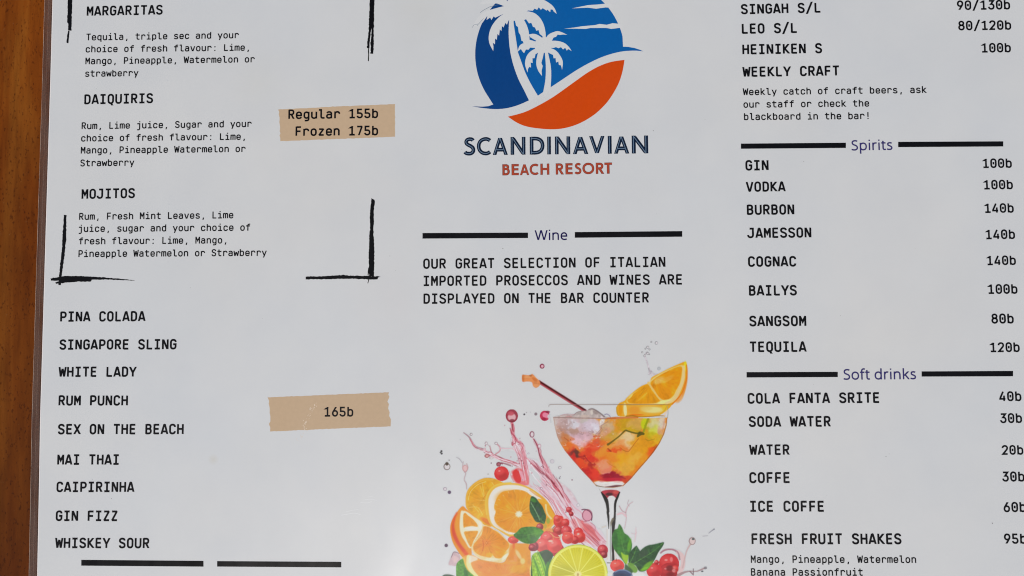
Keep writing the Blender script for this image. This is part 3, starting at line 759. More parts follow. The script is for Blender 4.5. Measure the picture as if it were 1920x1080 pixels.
# --- lifted scuff and wrinkles in the film, glints painted as pale colour; dirt specks
C6 = lambda pts: [(400 + x / 3.6, 650 + y / 3.6) for x, y in pts]
M_SCUFF_GLINT = print_mat('scuff_glint_over_tape', ink((200, 184, 168)), .05)
M_WRINKLE_GLINT = print_mat('wrinkled_film_glint', np.minimum(PAPER * 1.16, .93), .03)  # glint of the wrinkles put into the colour, paler than the paper
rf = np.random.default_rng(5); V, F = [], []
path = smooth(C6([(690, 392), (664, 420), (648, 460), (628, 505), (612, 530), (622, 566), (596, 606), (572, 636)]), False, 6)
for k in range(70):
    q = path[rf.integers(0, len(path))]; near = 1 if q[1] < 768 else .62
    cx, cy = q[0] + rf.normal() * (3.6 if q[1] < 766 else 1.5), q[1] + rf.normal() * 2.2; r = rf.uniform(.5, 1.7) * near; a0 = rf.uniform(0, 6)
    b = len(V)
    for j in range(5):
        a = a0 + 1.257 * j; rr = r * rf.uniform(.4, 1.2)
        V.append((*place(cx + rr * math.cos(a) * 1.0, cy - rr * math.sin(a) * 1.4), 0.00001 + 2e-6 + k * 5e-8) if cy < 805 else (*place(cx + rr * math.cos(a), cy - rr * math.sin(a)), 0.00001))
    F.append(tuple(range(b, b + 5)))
mesh_obj('film_scuff_glint', V, F, M_SCUFF_GLINT, menu, 'small film scuff with painted pale glint crossing the lower tape print')
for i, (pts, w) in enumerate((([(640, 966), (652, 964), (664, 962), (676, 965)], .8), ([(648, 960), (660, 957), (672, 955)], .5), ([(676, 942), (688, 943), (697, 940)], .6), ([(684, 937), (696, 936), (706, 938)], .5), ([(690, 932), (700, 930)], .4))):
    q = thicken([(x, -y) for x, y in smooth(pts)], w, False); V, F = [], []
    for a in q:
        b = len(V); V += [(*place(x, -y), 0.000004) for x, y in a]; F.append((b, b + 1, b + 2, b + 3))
    mesh_obj('film_wrinkle_glint', V, F, M_WRINKLE_GLINT, menu)
M_SPECK = print_mat('dirt_speck', ink((118, 116, 116)))
rs = np.random.default_rng(11)
spots = [(943, 466, .9), (1661, 856, 1.0), (1667, 851, .6), (1861, 981, 1.1), (1507, 303, .8), (209, 935, .7), (1225, 245, .9), (866, 280, .6), (731, 480, .6)]
spots += [(rs.uniform(130, 1900), rs.uniform(10, 1070), rs.uniform(.25, .5)) for _ in range(26)]
V, F = [], []
for (x, y, r) in spots:
    b = len(V); k = 7
    for j in range(k):
        a = 2 * math.pi * j / k; rr = r * rs.uniform(.6, 1.2)
        V.append((*place(x + rr * math.cos(a), y - rr * math.sin(a)), 0.00005))
    F.append(tuple(range(b, b + k)))
sp = mesh_obj('dirt_specks', V, F, M_SPECK, menu); sp['kind'] = 'stuff'
# ------------------------------------------------------------------ printed cocktail picture: inks laid on a fine dot grid
STEP = 0.85
PX0, PY0, PX1, PY1 = 812.0, 632.0, 1346.0, 1096.0
GW, GH = int((PX1 - PX0) / STEP) + 1, int((PY1 - PY0) / STEP) + 1
BASE = np.array((189.0, 191.0, 194.0))
img = np.tile(BASE, (GH, GW, 1)); lab = np.zeros((GH, GW), int)
GX, GY = np.meshgrid(PX0 + np.arange(GW) * STEP, PY0 + np.arange(GH) * STEP)
ELS = []; cur_el = 0; CLIP = None
def el(name, label=None):
    global cur_el
    ELS.append((name, label)); cur_el = len(ELS)
def Z(x0, y0, s): return lambda pts: [(x0 + x / s, y0 + y / s) for x, y in pts]
zA, zB, zC, zD, zE = Z(960, 620, 4.5), Z(960, 840, 4.5), Z(780, 840, 4.5), Z(800, 740, 5.4), Z(1020, 740, 5.4)
zF, zG, zH, zI, zJ, zK = Z(1030, 750, 10.8), Z(1140, 750, 10.8), Z(1060, 840, 9), Z(960, 900, 9), Z(840, 960, 9), Z(1120, 960, 9)
def nz(scale, seed, octs=3):
    """Smooth value noise in 0..1 on the dot grid."""
    out = np.zeros((GH, GW)); tot = 0
    for o in range(octs):
        s = scale / 2 ** o; r = np.random.default_rng(seed + o * 71)
        n = r.random((int((PY1 - PY0) / s) + 3, int((PX1 - PX0) / s) + 3))
        fx, fy = (GX - PX0) / s, (GY - PY0) / s; ix, iy = fx.astype(int), fy.astype(int); tx, ty = fx - ix, fy - iy
        tx = tx * tx * (3 - 2 * tx); ty = ty * ty * (3 - 2 * ty)
        out += ((n[iy, ix] * (1 - tx) + n[iy, ix + 1] * tx) * (1 - ty) + (n[iy + 1, ix] * (1 - tx) + n[iy + 1, ix + 1] * tx) * ty) / 2 ** o
        tot += 1 / 2 ** o
    return out / tot
def bb(x0, y0, x1, y1, pad=3):
    i0 = max(0, int((x0 - pad - PX0) / STEP)); i1 = min(GW, int((x1 + pad - PX0) / STEP) + 2)
    j0 = max(0, int((y0 - pad - PY0) / STEP)); j1 = min(GH, int((y1 + pad - PY0) / STEP) + 2)
    return slice(j0, max(j1, j0)), slice(i0, max(i1, i0))
def put(sl, m, col, a=1.0):
    if CLIP is not None: m = m * CLIP[sl]
    m = np.clip(m * a, 0, 1)
    c = np.asarray(col, float)
    if c.ndim == 3 and c.shape[:2] != m.shape: c = c[sl]
    img[sl] = img[sl] * (1 - m[..., None]) + c * m[..., None]
    lab[sl] = np.where(m > 0.13, cur_el, lab[sl])
def pmask(pts, soft=0.7):
    """Coverage of a closed outline with an edge softened over about a dot."""
    P = np.array(pts); sl = bb(P[:, 0].min(), P[:, 1].min(), P[:, 0].max(), P[:, 1].max(), 3 + soft)
    X, Y = GX[sl], GY[sl]
    ins = np.zeros(X.shape, bool); d = np.full(X.shape, 1e9)
    for (x0, y0), (x1, y1) in zip(P, np.roll(P, -1, 0)):
        if y0 != y1:
            c = ((y0 > Y) != (y1 > Y)) & (X < (x1 - x0) * (Y - y0) / (y1 - y0) + x0); ins ^= c
        dx, dy = x1 - x0, y1 - y0; l2 = dx * dx + dy * dy
        if l2 == 0: continue
        t = np.clip(((X - x0) * dx + (Y - y0) * dy) / l2, 0, 1)
        d = np.minimum(d, (X - x0 - t * dx) ** 2 + (Y - y0 - t * dy) ** 2)
    d = np.sqrt(d); sd = np.where(ins, d, -d)
    return sl, np.clip(0.5 + sd / (2 * soft), 0, 1), sd
def fill(pts, col, a=1.0, soft=0.7, sm=True, closed=True):
    if sm: pts = smooth(pts, True, 4)
    sl, m, sd = pmask(pts, soft); put(sl, m, col, a); return sl, m, sd
def line(pts, w, col, a=1.0, soft=0.6, sm=True):
    """Tapered stroke; w is one width or one per point."""
    if np.isscalar(w): w = [w] * len(pts)
    if sm and len(pts) > 2:
        q = smooth([(*p, ) for p in pts], False, 4)
        ws = np.interp(np.linspace(0, len(pts) - 1, len(q)), range(len(pts)), w); pts, w = q, ws
    P = np.array([p[:2] for p in pts]); sl = bb(P[:, 0].min(), P[:, 1].min(), P[:, 0].max(), P[:, 1].max(), 3 + max(w))
    X, Y = GX[sl], GY[sl]; m = np.zeros(X.shape)
    for i in range(len(P) - 1):
        x0, y0 = P[i]; x1, y1 = P[i + 1]; dx, dy = x1 - x0, y1 - y0; l2 = dx * dx + dy * dy or 1e-9
        t = np.clip(((X - x0) * dx + (Y - y0) * dy) / l2, 0, 1)
        d = np.sqrt((X - x0 - t * dx) ** 2 + (Y - y0 - t * dy) ** 2); ww = (w[i] * (1 - t) + w[i + 1] * t) / 2
        m = np.maximum(m, np.clip(0.5 + (ww - d) / (2 * soft), 0, 1) * np.clip(ww / .5, 0, 1))
    put(sl, m, col, a)
def blob(cx, cy, rx, ry, col, a=1.0, rot=0, hard=0.0):
    """Soft oval dab; hard 0 fades like airbrush, 1 is crisp."""
    R = max(rx, ry) * 1.6; sl = bb(cx - R, cy - R, cx + R, cy + R)
    X, Y = GX[sl] - cx, GY[sl] - cy; c, s = math.cos(math.radians(rot)), math.sin(math.radians(rot))
    r = np.sqrt(((X * c + Y * s) / rx) ** 2 + ((-X * s + Y * c) / ry) ** 2)
    w = (1 - hard) * .8 + hard * .7 / max(min(rx, ry), .7)
    t = np.clip((1 + w / 2 - r) / w, 0, 1); put(sl, t * t * (3 - 2 * t), col, a)
def blobs(z, rows):
    for (x, y, rx, ry, col, *k) in rows:
        (px, py), (qx, _) = z([(x, y), (x + 1, y)]); s = qx - px
        blob(px, py, rx * s, ry * s, col, *(k or ()))
def dark(c, f): return tuple(v * f for v in c)

N1, N2, N3 = nz(9, 1), nz(4, 2, 2), nz(26, 3)
def tex(c, n=None, amt=.16): 
    n = N1 if n is None else n
    return np.clip(np.asarray(c, float) * (1 + (n[..., None] - .5) * 2 * amt), 0, 255)

PINK, ROSE, DEEP, PALE = (214, 160, 172), (190, 96, 110), (140, 40, 58), (206, 186, 198)

# -- pink splash
el('splash_print', 'pink liquid splash with droplets')
veil = np.clip(np.asarray(PALE) * np.ones((GH, GW, 3)) + (N1[..., None] - .5) * np.array((20, 60, 48)), 0, 255)
rose = np.clip(np.asarray((206, 150, 160)) * np.ones((GH, GW, 3)) + (N2[..., None] - .5) * np.array((50, 110, 100)), 0, 255)
fill(zD([(872, 520), (905, 470), (960, 500), (985, 560), (1000, 640), (1030, 700), (1100, 760), (1180, 840), (1240, 830), (1300, 860), (1400, 920), (1480, 1010), (1560, 1180), (1400, 1180), (1150, 1000), (1080, 940), (1040, 960), (1000, 940), (930, 900), (880, 840), (900, 740), (935, 690), (930, 640), (905, 590)]), rose, .4, 1.4)
fill(zB([(120, 100), (250, 130), (330, 270), (420, 330), (520, 430), (600, 520), (680, 640), (760, 720), (800, 800), (760, 860), (640, 820), (540, 760), (420, 640), (330, 560), (280, 440), (220, 350), (190, 330), (150, 290)]), veil, .6, 1.8)
fill(zB([(150, 170), (210, 200), (250, 260), (230, 330), (170, 320), (140, 260)]), BASE, .95, 1.2)
fill(zD([(745, 590), (820, 570), (905, 600), (915, 660), (880, 680), (800, 640)]), BASE, .9, 1.0)
fill(zB([(440, 330), (520, 430), (600, 520), (560, 560), (470, 450), (420, 370)]), (198, 186, 194), .8, 1.5)
fill(zB([(300, 560), (380, 520), (470, 600), (600, 600), (700, 690), (790, 790), (760, 840), (640, 800), (500, 760), (380, 680)]), rose, .6, 1.8)
fill(zB([(500, 620), (560, 600), (650, 700), (720, 800), (640, 800), (560, 740)]), (216, 138, 136), .75, 1.5)
fill(zB([(600, 640), (660, 650), (730, 720), (740, 780), (680, 770), (620, 700)]), (196, 76, 78), .7, 2)
line(zB([(15, 205), (60, 190), (110, 230), (120, 290), (60, 290), (15, 240)]), 9, (206, 80, 84), .75, 1.5)
fill(zB([(5, 210), (40, 180), (80, 230), (70, 290), (30, 280)]), (196, 30, 34), .95, 1)
fill(zB([(60, 190), (105, 210), (115, 250), (95, 280), (70, 230)]), (220, 150, 166), .9, 1)
# stems of the splash
for p, w, c, a in (
    (zD([(862, 285), (875, 340), (860, 380), (885, 440), (870, 510)]), [5, 6, 4, 6, 3], ROSE, .85), (zD([(868, 290), (885, 350), (880, 400), (905, 450), (960, 500), (985, 560), (990, 660)]), [3, 3, 4, 5, 6, 5, 5], (196, 110, 124), .8),
    (zD([(885, 440), (900, 530), (930, 590), (960, 640), (980, 720), (1000, 820)]), [3, 3, 5, 5, 8, 9], (206, 130, 142), .8),
    (zD([(845, 340), (860, 390), (890, 420), (905, 470), (880, 500)]), 1.6, DEEP, .75), (zD([(870, 300), (868, 340), (880, 370)]), 2.4, (130, 44, 56), .8),
    (zD([(920, 480), (965, 500), (975, 560), (1000, 640)]), 1.4, (150, 60, 76), .7), (zD([(900, 530), (930, 600), (925, 650), (945, 700)]), 1.3, (160, 70, 86), .6),
    (zD([(1075, 440), (1110, 490), (1135, 560), (1160, 650), (1200, 720), (1240, 810), (1290, 900), (1350, 980), (1430, 1080)]), [2, 4, 4, 6, 9, 12, 10, 9, 9], (205, 140, 152), .85),
    (zD([(1085, 450), (1125, 530), (1140, 600), (1170, 680), (1180, 740)]), 1.8, (104, 28, 46), .85), (zD([(1110, 490), (1155, 560), (1160, 610), (1205, 690), (1235, 790)]), 1.2, (170, 80, 96), .8),
    (zD([(1040, 670), (1100, 730), (1160, 790), (1220, 830), (1290, 900)]), [2, 3, 3.4, 3, 3], (126, 44, 58), .85), (zD([(1010, 640), (1080, 700), (1150, 740), (1230, 800)]), 2.2, (212, 160, 172), .9),
    (zD([(1060, 700), (1130, 780), (1180, 860), (1260, 900)]), 1.5, (190, 110, 124), .7),
    (zD([(375, 385), (430, 430), (465, 490), (500, 530), (570, 550)]), [1.5, 2.6, 3.4, 3.4, 3], (150, 112, 120), .85), (zD([(455, 475), (480, 525), (560, 560), (590, 590)]), 1.3, (120, 60, 70), .7),
    (zD([(590, 545), (600, 590), (640, 610), (700, 610)]), 2.4, (196, 140, 148), .8), (zD([(640, 520), (655, 580), (690, 620), (770, 660), (850, 680), (910, 700)]), [1.2, 2, 3.4, 5, 5, 4], (170, 88, 98), .85),
    (zD([(690, 610), (760, 640), (830, 675), (890, 695)]), 1.6, (128, 48, 58), .7), (zD([(600, 490), (640, 530), (655, 580)]), 1.1, (170, 140, 146), .8),
    (zD([(700, 490), (740, 530), (740, 570), (700, 600)]), 2.4, (186, 124, 132), .8), (zD([(740, 540), (800, 545), (860, 545), (900, 560)]), [3, 1.6, 1.6, 3], (204, 164, 174), .8),
    (zD([(760, 690), (810, 705), (850, 720)]), 2.2, (120, 70, 80), .7), (zD([(715, 700), (740, 690), (765, 700)]), 2.2, (110, 30, 50), .8),
    (zD([(840, 780), (855, 830), (880, 880)]), 1.4, (190, 130, 140), .8), (zD([(985, 720), (1010, 800), (1020, 900)]), [4, 5, 6], (206, 110, 116), .8),
    (zD([(370, 680), (365, 730), (385, 780), (395, 800), (380, 860), (400, 900), (405, 955)]), [1.2, 1.6, 3, 1.6, 1.4, 2, 1.2], (170, 142, 146), .8), (zD([(405, 700), (418, 740), (400, 780)]), 1.4, (176, 120, 120), .7),
    (zD([(300, 635), (330, 650), (360, 690)]), [.8, 1.3, 1], (150, 140, 148), .8),
    (zI([(650, 10), (720, 110), (800, 190), (880, 300), (960, 440), (1000, 520)]), [2.5, 4, 4.4, 4.6, 4.6, 6], (176, 60, 78), .85), (zI([(790, 185), (850, 270), (900, 350), (960, 430)]), 1.6, (92, 14, 30), .9),
    (zI([(790, 200), (840, 290), (900, 380)]), 1.3, (226, 196, 202), .9), (zI([(660, 0), (700, 60), (750, 120)]), 1.8, (110, 24, 40), .8),
    (zI([(880, 100), (960, 160), (1030, 240), (1080, 330)]), 1.3, (196, 172, 182), .8), (zI([(700, 330), (760, 400), (830, 460), (900, 520)]), 1.6, (186, 134, 146), .7),
    (zI([(560, 180), (600, 210), (640, 260)]), 1.5, (176, 156, 170), .6), (zI([(980, 360), (1060, 470), (1160, 540), (1190, 620)]), 2, (206, 150, 164), .8),
    (zI([(1020, 600), (1100, 640), (1180, 700), (1250, 700)]), 1.6, (170, 80, 92), .7), (zI([(1300, 700), (1380, 790), (1440, 900), (1500, 1000)]), [2, 4, 6, 4], (212, 160, 172), .85),
    (zI([(1180, 700), (1240, 800), (1300, 900), (1330, 1000)]), 4, (206, 100, 104), .8), (zI([(1330, 720), (1400, 780), (1400, 860)]), 1.2, (150, 80, 96), .6),
    (zB([(950, 680), (965, 590), (960, 540), (985, 480), (1020, 455)]), [1, 1.4, 2.4, 1.6, 1], (186, 150, 156), .8), (zB([(905, 490), (930, 530), (960, 545)]), 1.6, (170, 130, 138), .8), (zB([(985, 440), (975, 470), (990, 490)]), 1, (160, 130, 138), .7),
    (zB([(890, 560), (930, 550), (960, 575)]), 3.4, (210, 164, 172), .7), (zB([(1045, 670), (1045, 720), (1035, 790)]), [1, 3, 1.4], (206, 176, 182), .7), (zB([(1010, 720), (1040, 725), (1050, 710)]), 1.2, (196, 166, 172), .7),
    (zB([(760, 670), (790, 660)]), 2, (196, 184, 170), .8), (zB([(740, 690), (770, 740), (795, 790)]), 3, (204, 190, 198), .7)):
    line(p, w, c, a)
r_ = np.random.default_rng(31)
FLOWS = (([(960, 796), (962, 822), (966, 840), (974, 862), (982, 900)], 5), ([(966, 826), (978, 838), (984, 862), (990, 904)], 7), ([(1000, 824), (1012, 850), (1022, 880), (1040, 905), (1066, 950), (1090, 985)], 7),
         ([(986, 858), (1010, 885), (1035, 915), (1062, 955), (1085, 1000), (1120, 1030)], 16), ([(1000, 905), (1030, 935), (1055, 975), (1090, 1015)], 14), ([(915, 850), (935, 860), (960, 868), (976, 874)], 5), ([(1075, 980), (1105, 1005), (1135, 1035)], 16), ([(880, 822), (892, 838), (910, 846), (922, 850)], 2.5))
for k in range(230):
    f_, wd = FLOWS[[0, 1, 1, 2, 3, 3, 3, 4, 4, 5, 6, 6, 7][k % 13]]
    f_ = smooth(f_, False, 6); n_ = len(f_); a0 = r_.integers(0, max(1, n_ - 5)); a1 = min(n_, a0 + r_.integers(4, 12)); off = r_.normal() * wd * .5
    seg = [(p[0] + off * .8 + r_.normal() * .5, p[1] - off * .6 + r_.normal() * .5) for p in f_[a0:a1]]
    if len(seg) < 3: continue
    c_ = [(222, 206, 214), (216, 186, 196), (196, 112, 124), (150, 54, 70), (204, 140, 152), (228, 214, 220), (176, 84, 98)][k % 7]
    w_ = r_.uniform(.6, 1.9); line(seg, [.3] + [w_] * (len(seg) - 2) + [.3], c_, r_.uniform(.35, .8), .5, False)
for k in range(46):
    f_, wd = FLOWS[r_.integers(0, 6)]; p = f_[r_.integers(0, len(f_) - 1)]
    x, y, q = p[0] + r_.normal() * (wd + 7), p[1] + r_.normal() * 9, r_.uniform(.5, 1.5)
    blob(x, y, q, q, [(150, 70, 86), (180, 130, 142), (120, 80, 92)][k % 3], .7, 0, .8)
for (x, y, r, c) in ((862, 215, 11.5, (150, 50, 66)),):
    blob(*zD([(x, y)])[0], r, r * 1.08, (140, 44, 60), 1, 0, 1); blob(*zD([(x, y + 12)])[0], r * .66, r * .62, (206, 168, 172), .9, 0, .6); blob(*zD([(x - 10, y - 25)])[0], 6, 4, (178, 70, 84), .9, 0, .3)
    blob(*zD([(x + 4, y + 48)])[0], 5, 3, (110, 30, 44), .8)
blob(*zD([(1196, 214)])[0], 9.2, 9.6, (176, 44, 74), 1, 0, 1); blob(*zD([(1204, 208)])[0], 6, 5, (218, 130, 154), .9, 20, .5); blob(*zD([(1240, 222)])[0], 3.2, 4.4, BASE, .9, 0, .6); blob(*zD([(1188, 246)])[0], 4, 3, (140, 20, 50), .8); blob(*zD([(1225, 175)])[0], 4, 2.2, (120, 20, 46), .8)
def ring(z, x, y, rx, ry, c, w=1.5, inner=(206, 200, 204), a=.9):
    (px, py), = z([(x, y)])
    blob(px, py, rx, ry, c, a, 0, 1); blob(px + .3, py + .1, max(rx - w, .5), max(ry - w, .5), inner, .9, 0, .8)
for r in ((zD, 1066, 402, 4.6, 6, (126, 60, 78), 1.7), (zA, 254, 300, 4.6, 4.6, (120, 30, 52), 2.0, (214, 170, 182)), (zD, 205, 728, 6.4, 6.6, (110, 96, 92), 1.5), (zD, 450, 402, 2.6, 2.6, (120, 110, 112), .9),
          (zD, 1348, 738, 3, 2.8, (130, 118, 124), .8), (zD, 1270, 675, 4, 4, (170, 164, 172), 1, (192, 186, 192)), (zD, 610, 620, 4.6, 3.4, (140, 60, 62), 1.3, (200, 150, 150)), (zD, 655, 640, 4, 2.2, (160, 140, 140), .8),
          (zD, 602, 492, 2.6, 3, (150, 124, 130), .9), (zD, 702, 492, 3, 2.6, (140, 120, 126), .9), (zD, 388, 745, 5, 6.4, (186, 138, 138), 1.4, (206, 176, 178)), (zD, 728, 705, 4.4, 4.2, (110, 40, 56), 1.6, (160, 90, 100)),
          (zD, 186, 955, 3.6, 3.2, (150, 132, 146), 1), (zA, 1240, 320, 3.4, 3.4, (158, 160, 164), .8, (172, 174, 178)), (zD, 1030, 596, 1.6, 1.6, (150, 130, 150), .6), (zD, 1140, 520, 3.4, 4, (176, 120, 134), 1.1),
          (zI, 1270, 595, 10, 11.5, (150, 76, 96), 1.6, (206, 150, 166)), (zI, 1115, 425, 3, 3.4, (160, 156, 166), .8), (zD, 1160, 950, 2.4, 2.4, (150, 110, 130), .8)):
    ring(*r)
line(zI([(1180, 500), (1250, 500), (1320, 540), (1350, 610), (1340, 680)]), 1.9, (86, 34, 60), .85)
for (z, x, y, r, c) in ((zD, 988, 200, 1.7, (60, 50, 56)), (zD, 1010, 182, 1, (150, 140, 146)), (zD, 1050, 178, .8, (170, 164, 168)), (zD, 1105, 196, 2.8, (120, 104, 110)), (zD, 150, 572, 1.9, (50, 48, 50)), (zD, 152, 596, 1.9, (60, 58, 62)), (zD, 140, 585, 1.4, (70, 70, 70)),
                        (zD, 230, 988, 3.2, (84, 66, 90)), (zD, 205, 700, 3.2, (70, 58, 48)), (zD, 1345, 845, 1.3, (110, 100, 110)), (zD, 1352, 830, 1, (120, 110, 120)), (zC, 255, 822, 3.2, (74, 52, 72)), (zD, 622, 805, 1.4, (170, 166, 160)), (zD, 228, 664, 1.4, (150, 146, 150)), (zD, 340, 455, 1.2, (180, 182, 180))):
    blob(*z([(x, y)])[0], r, r, c, .9, 0, .8)
# clear splash over the rim
for p, w in ((zA([(1170, 370), (1155, 320), (1135, 250), (1120, 210), (1140, 180)]), [5, 3, 2.6, 2.6, 1.6]), (zA([(1165, 330), (1200, 370), (1250, 365)]), [2, 4, 2]), (zA([(1150, 370), (1160, 330)]), 1.4)):
    line(p, w, tex((176, 166, 172), N2, .25), .85)
for (x, y, r) in ((1218, 104, 3), (1175, 95, 1.6), (1145, 140, 2.6), (1125, 152, 1.5), (1160, 158, 1.7), (1098, 182, 1.7), (1145, 192, 2.6), (1120, 212, 2.4), (1158, 200, 1.3)):
    ring(zA, x, y, r, r, (118, 116, 118), .8)
# lower right splash
for p, w, c in ((zB([(1260, 880), (1300, 860), (1360, 860), (1400, 890), (1410, 930)]), 2.2, (150, 100, 110)), (zB([(1400, 880), (1440, 920), (1440, 1000), (1400, 1075)]), 8, (204, 172, 172)), (zB([(1440, 1010), (1470, 880), (1500, 820), (1520, 800)]), [3, 2.4, 3, 5], (186, 156, 156)),
                (zB([(1400, 1075), (1450, 1050), (1500, 1040), (1560, 1040), (1620, 1015)]), [6, 4, 2, 2, 3], (150, 118, 122)), (zB([(1500, 1040), (1530, 1070)]), 2, (120, 90, 96)), (zB([(1530, 1020), (1530, 1060)]), 1.4, (100, 80, 86)), (zB([(1660, 720), (1690, 695), (1705, 685)]), [.8, 1.6, 2.8], (120, 120, 130)), (zB([(1610, 745), (1650, 740)]), 1, (160, 156, 162))):
    line(p, w, c, .85)
ring(zB, 1520, 785, 6.5, 7.5, (150, 128, 128), 1.8, (206, 186, 184)); blob(*zB([(1528, 768)])[0], 2.6, 2, (74, 84, 84), .9, 0, .6); blob(*zB([(1605, 1040)])[0], 2.2, 1.4, (60, 60, 66), .8); blob(*zB([(1632, 1012)])[0], 3, 2.4, (110, 104, 110), .8, 0, .6)
line(zK([(1070, 690), (1130, 640), (1220, 625), (1310, 640), (1370, 700), (1390, 800)]), [3, 2.6, 1.8, 2, 2.6, 3], (158, 112, 124), .85)

# -- ice chip lower left and leaves behind
el('ice_chip_print')
fill(zJ([(10, 880), (50, 760), (100, 680), (160, 690), (200, 740), (210, 860), (130, 910), (60, 900)]), tex((184, 156, 162), N1, .2), .9, 1); line(zJ([(60, 760), (100, 675), (190, 700)]), 1.4, (110, 80, 92), .7); fill(zJ([(80, 760), (130, 740), (180, 800), (110, 850)]), (206, 176, 176), .8, 2)

# -- straw with a ginger knob
el('stirrer_print', 'dark red stirrer topped with an orange knob')
st = zA([(228, 432), (616, 676)])
line(st, 6.2, (134, 36, 44), 1, .7, False); line([(st[0][0] + .3, st[0][1] - 1.2), (st[1][0] + .8, st[1][1] - 1.2)], 2.6, (58, 10, 16), .9, .6, False)
line([(st[0][0] - 1.2, st[0][1] + 1.8), (st[1][0] - 1, st[1][1] + 1.6)], 1.2, (196, 110, 118), .75, .5, False)
fill(zA([(84, 382), (95, 372), (150, 376), (172, 366), (205, 398), (236, 430), (232, 462), (205, 482), (178, 468), (168, 436), (130, 428), (88, 430)]), tex((206, 128, 76), N2, .12), 1)
blobs(zA, [(95, 400, 10, 26, (180, 98, 44), .7), (190, 410, 22, 12, (188, 104, 46), .8, 40), (205, 462, 24, 12, (216, 146, 96), .7), (130, 392, 30, 8, (222, 154, 100), .7), (156, 380, 12, 8, (150, 86, 44), .6)])

def pulp(poly, z, cx, cy, amt=.2, seed=9, fr=1.0):
    """Juice sacs: streaks that run out from the core of a cut fruit."""
    sl, m, sd = pmask(smooth(z(poly), True, 4), 1.5); X, Y = GX[sl] - cx, GY[sl] - cy
    a = (np.arctan2(Y, X) / (2 * math.pi) + .5); r = np.hypot(X, Y); rr = np.random.default_rng(seed)
    tot = np.zeros(X.shape)
    for n_, rl, wt in ((int(34 * fr), 14, .5), (int(80 * fr), 7, .35), (int(150 * fr), 4, .25)):
        T = rr.random((n_ + 1, 40)); T[-1] = T[0]; u = a * n_; v = np.minimum(r / rl + rr.random(), 37.9); iu, iv = np.minimum(u.astype(int), n_ - 1), v.astype(int); fu, fv = u - iu, v - iv
        tot += wt * ((T[iu, iv] * (1 - fu) + T[iu + 1, iv] * fu) * (1 - fv) + (T[iu, iv + 1] * (1 - fu) + T[iu + 1, iv + 1] * fu) * fv)
    k = (1 + (tot / 1.1 - .5) * 2 * amt * m)[..., None]
    c = img[sl] * k; hot = np.clip((tot / 1.1 - .62) * 4, 0, 1)[..., None] * m[..., None] * amt * 1.6
    img[sl] = np.clip(c * (1 - hot) + np.array((240, 196, 110)) * hot, 0, 255)
# -- orange wedge on the rim
el('orange_wedge_print', 'orange wedge sitting on the rim of the glass')
fill(zA([(1178, 396), (1240, 362), (1320, 320), (1400, 284), (1462, 262), (1478, 300), (1482, 360), (1470, 440), (1440, 520), (1400, 580), (1350, 626), (1320, 660), (1240, 712), (1100, 730), (960, 726), (895, 716), (880, 670), (895, 620), (950, 590), (965, 570), (1020, 520), (1090, 468), (1160, 438)]), (214, 150, 30), 1, .8)
blobs(zA, [(1462, 300, 14, 40, (206, 196, 40), .9), (1455, 480, 14, 90, (214, 132, 40), .9, 14), (1400, 570, 30, 40, (220, 140, 60), .8, 35)])
fill(zA([(1190, 400), (1300, 336), (1430, 290), (1450, 330), (1446, 420), (1410, 510), (1350, 590), (1240, 626), (1100, 628), (1000, 622), (968, 600), (980, 560), (1040, 516), (1120, 470)]), (228, 190, 120), .95, 1.4)
fill(zA([(1200, 408), (1290, 352), (1420, 300), (1432, 360), (1410, 460), (1360, 550), (1290, 590), (1240, 560), (1200, 500), (1168, 448)]), tex((210, 134, 14), N1, .08), 1, 1.2)
fill(zA([(1150, 452), (1180, 500), (1225, 560), (1250, 600), (1160, 616), (1020, 616), (976, 600), (985, 560), (1040, 520), (1100, 474)]), tex((206, 138, 14), N1, .07), 1, 1.2)
line(zA([(1150, 440), (1190, 500), (1240, 570), (1290, 604)]), [4, 2.4, 2.4, 5], (232, 176, 100), .9)
blobs(zA, [(1240, 420, 50, 26, (216, 170, 90), .8, -25), (1310, 410, 60, 20, (222, 160, 60), .7, -30), (1000, 555, 30, 8, (226, 190, 110), .8, -50), (1100, 560, 60, 8, (220, 160, 50), .6, -40), (1290, 600, 60, 16, (226, 216, 140), .8, -10), (1400, 500, 12, 60, (236, 180, 120), .8, 28)])
pulp([(1200, 408), (1290, 352), (1420, 300), (1432, 360), (1410, 460), (1360, 550), (1290, 590), (1240, 560), (1200, 500), (1168, 448)], zA, *zA([(1200, 395)])[0], .14, 13)
pulp([(1150, 452), (1180, 500), (1225, 560), (1250, 600), (1160, 616), (1020, 616), (976, 600), (985, 560), (1040, 520), (1100, 474)], zA, *zA([(1160, 440)])[0], .14, 14)
line(zA([(1452, 300), (1448, 400), (1420, 490), (1370, 580), (1300, 612)]), [3, 5, 5, 5, 5], (234, 186, 132), .85)
line(zA([(1472, 290), (1476, 380), (1462, 450), (1425, 540), (1350, 622)]), 2.2, (206, 110, 20), .85)
fill(zA([(905, 625), (960, 612), (1100, 640), (1300, 640), (1290, 680), (1230, 715), (1100, 715), (950, 715), (905, 700)]), (214, 156, 50), .9, 1.5)
blobs(zA, [(955, 668, 14, 56, (222, 208, 160), .9, -4, .4), (915, 668, 16, 50, (204, 134, 10), .9), (1030, 670, 50, 34, (206, 136, 40), .8), (1190, 668, 90, 26, (208, 200, 128), .95), (1130, 655, 50, 20, (214, 176, 90), .7), (1290, 650, 24, 30, (208, 176, 40), .8), (1050, 710, 60, 8, (206, 100, 10), .7)])

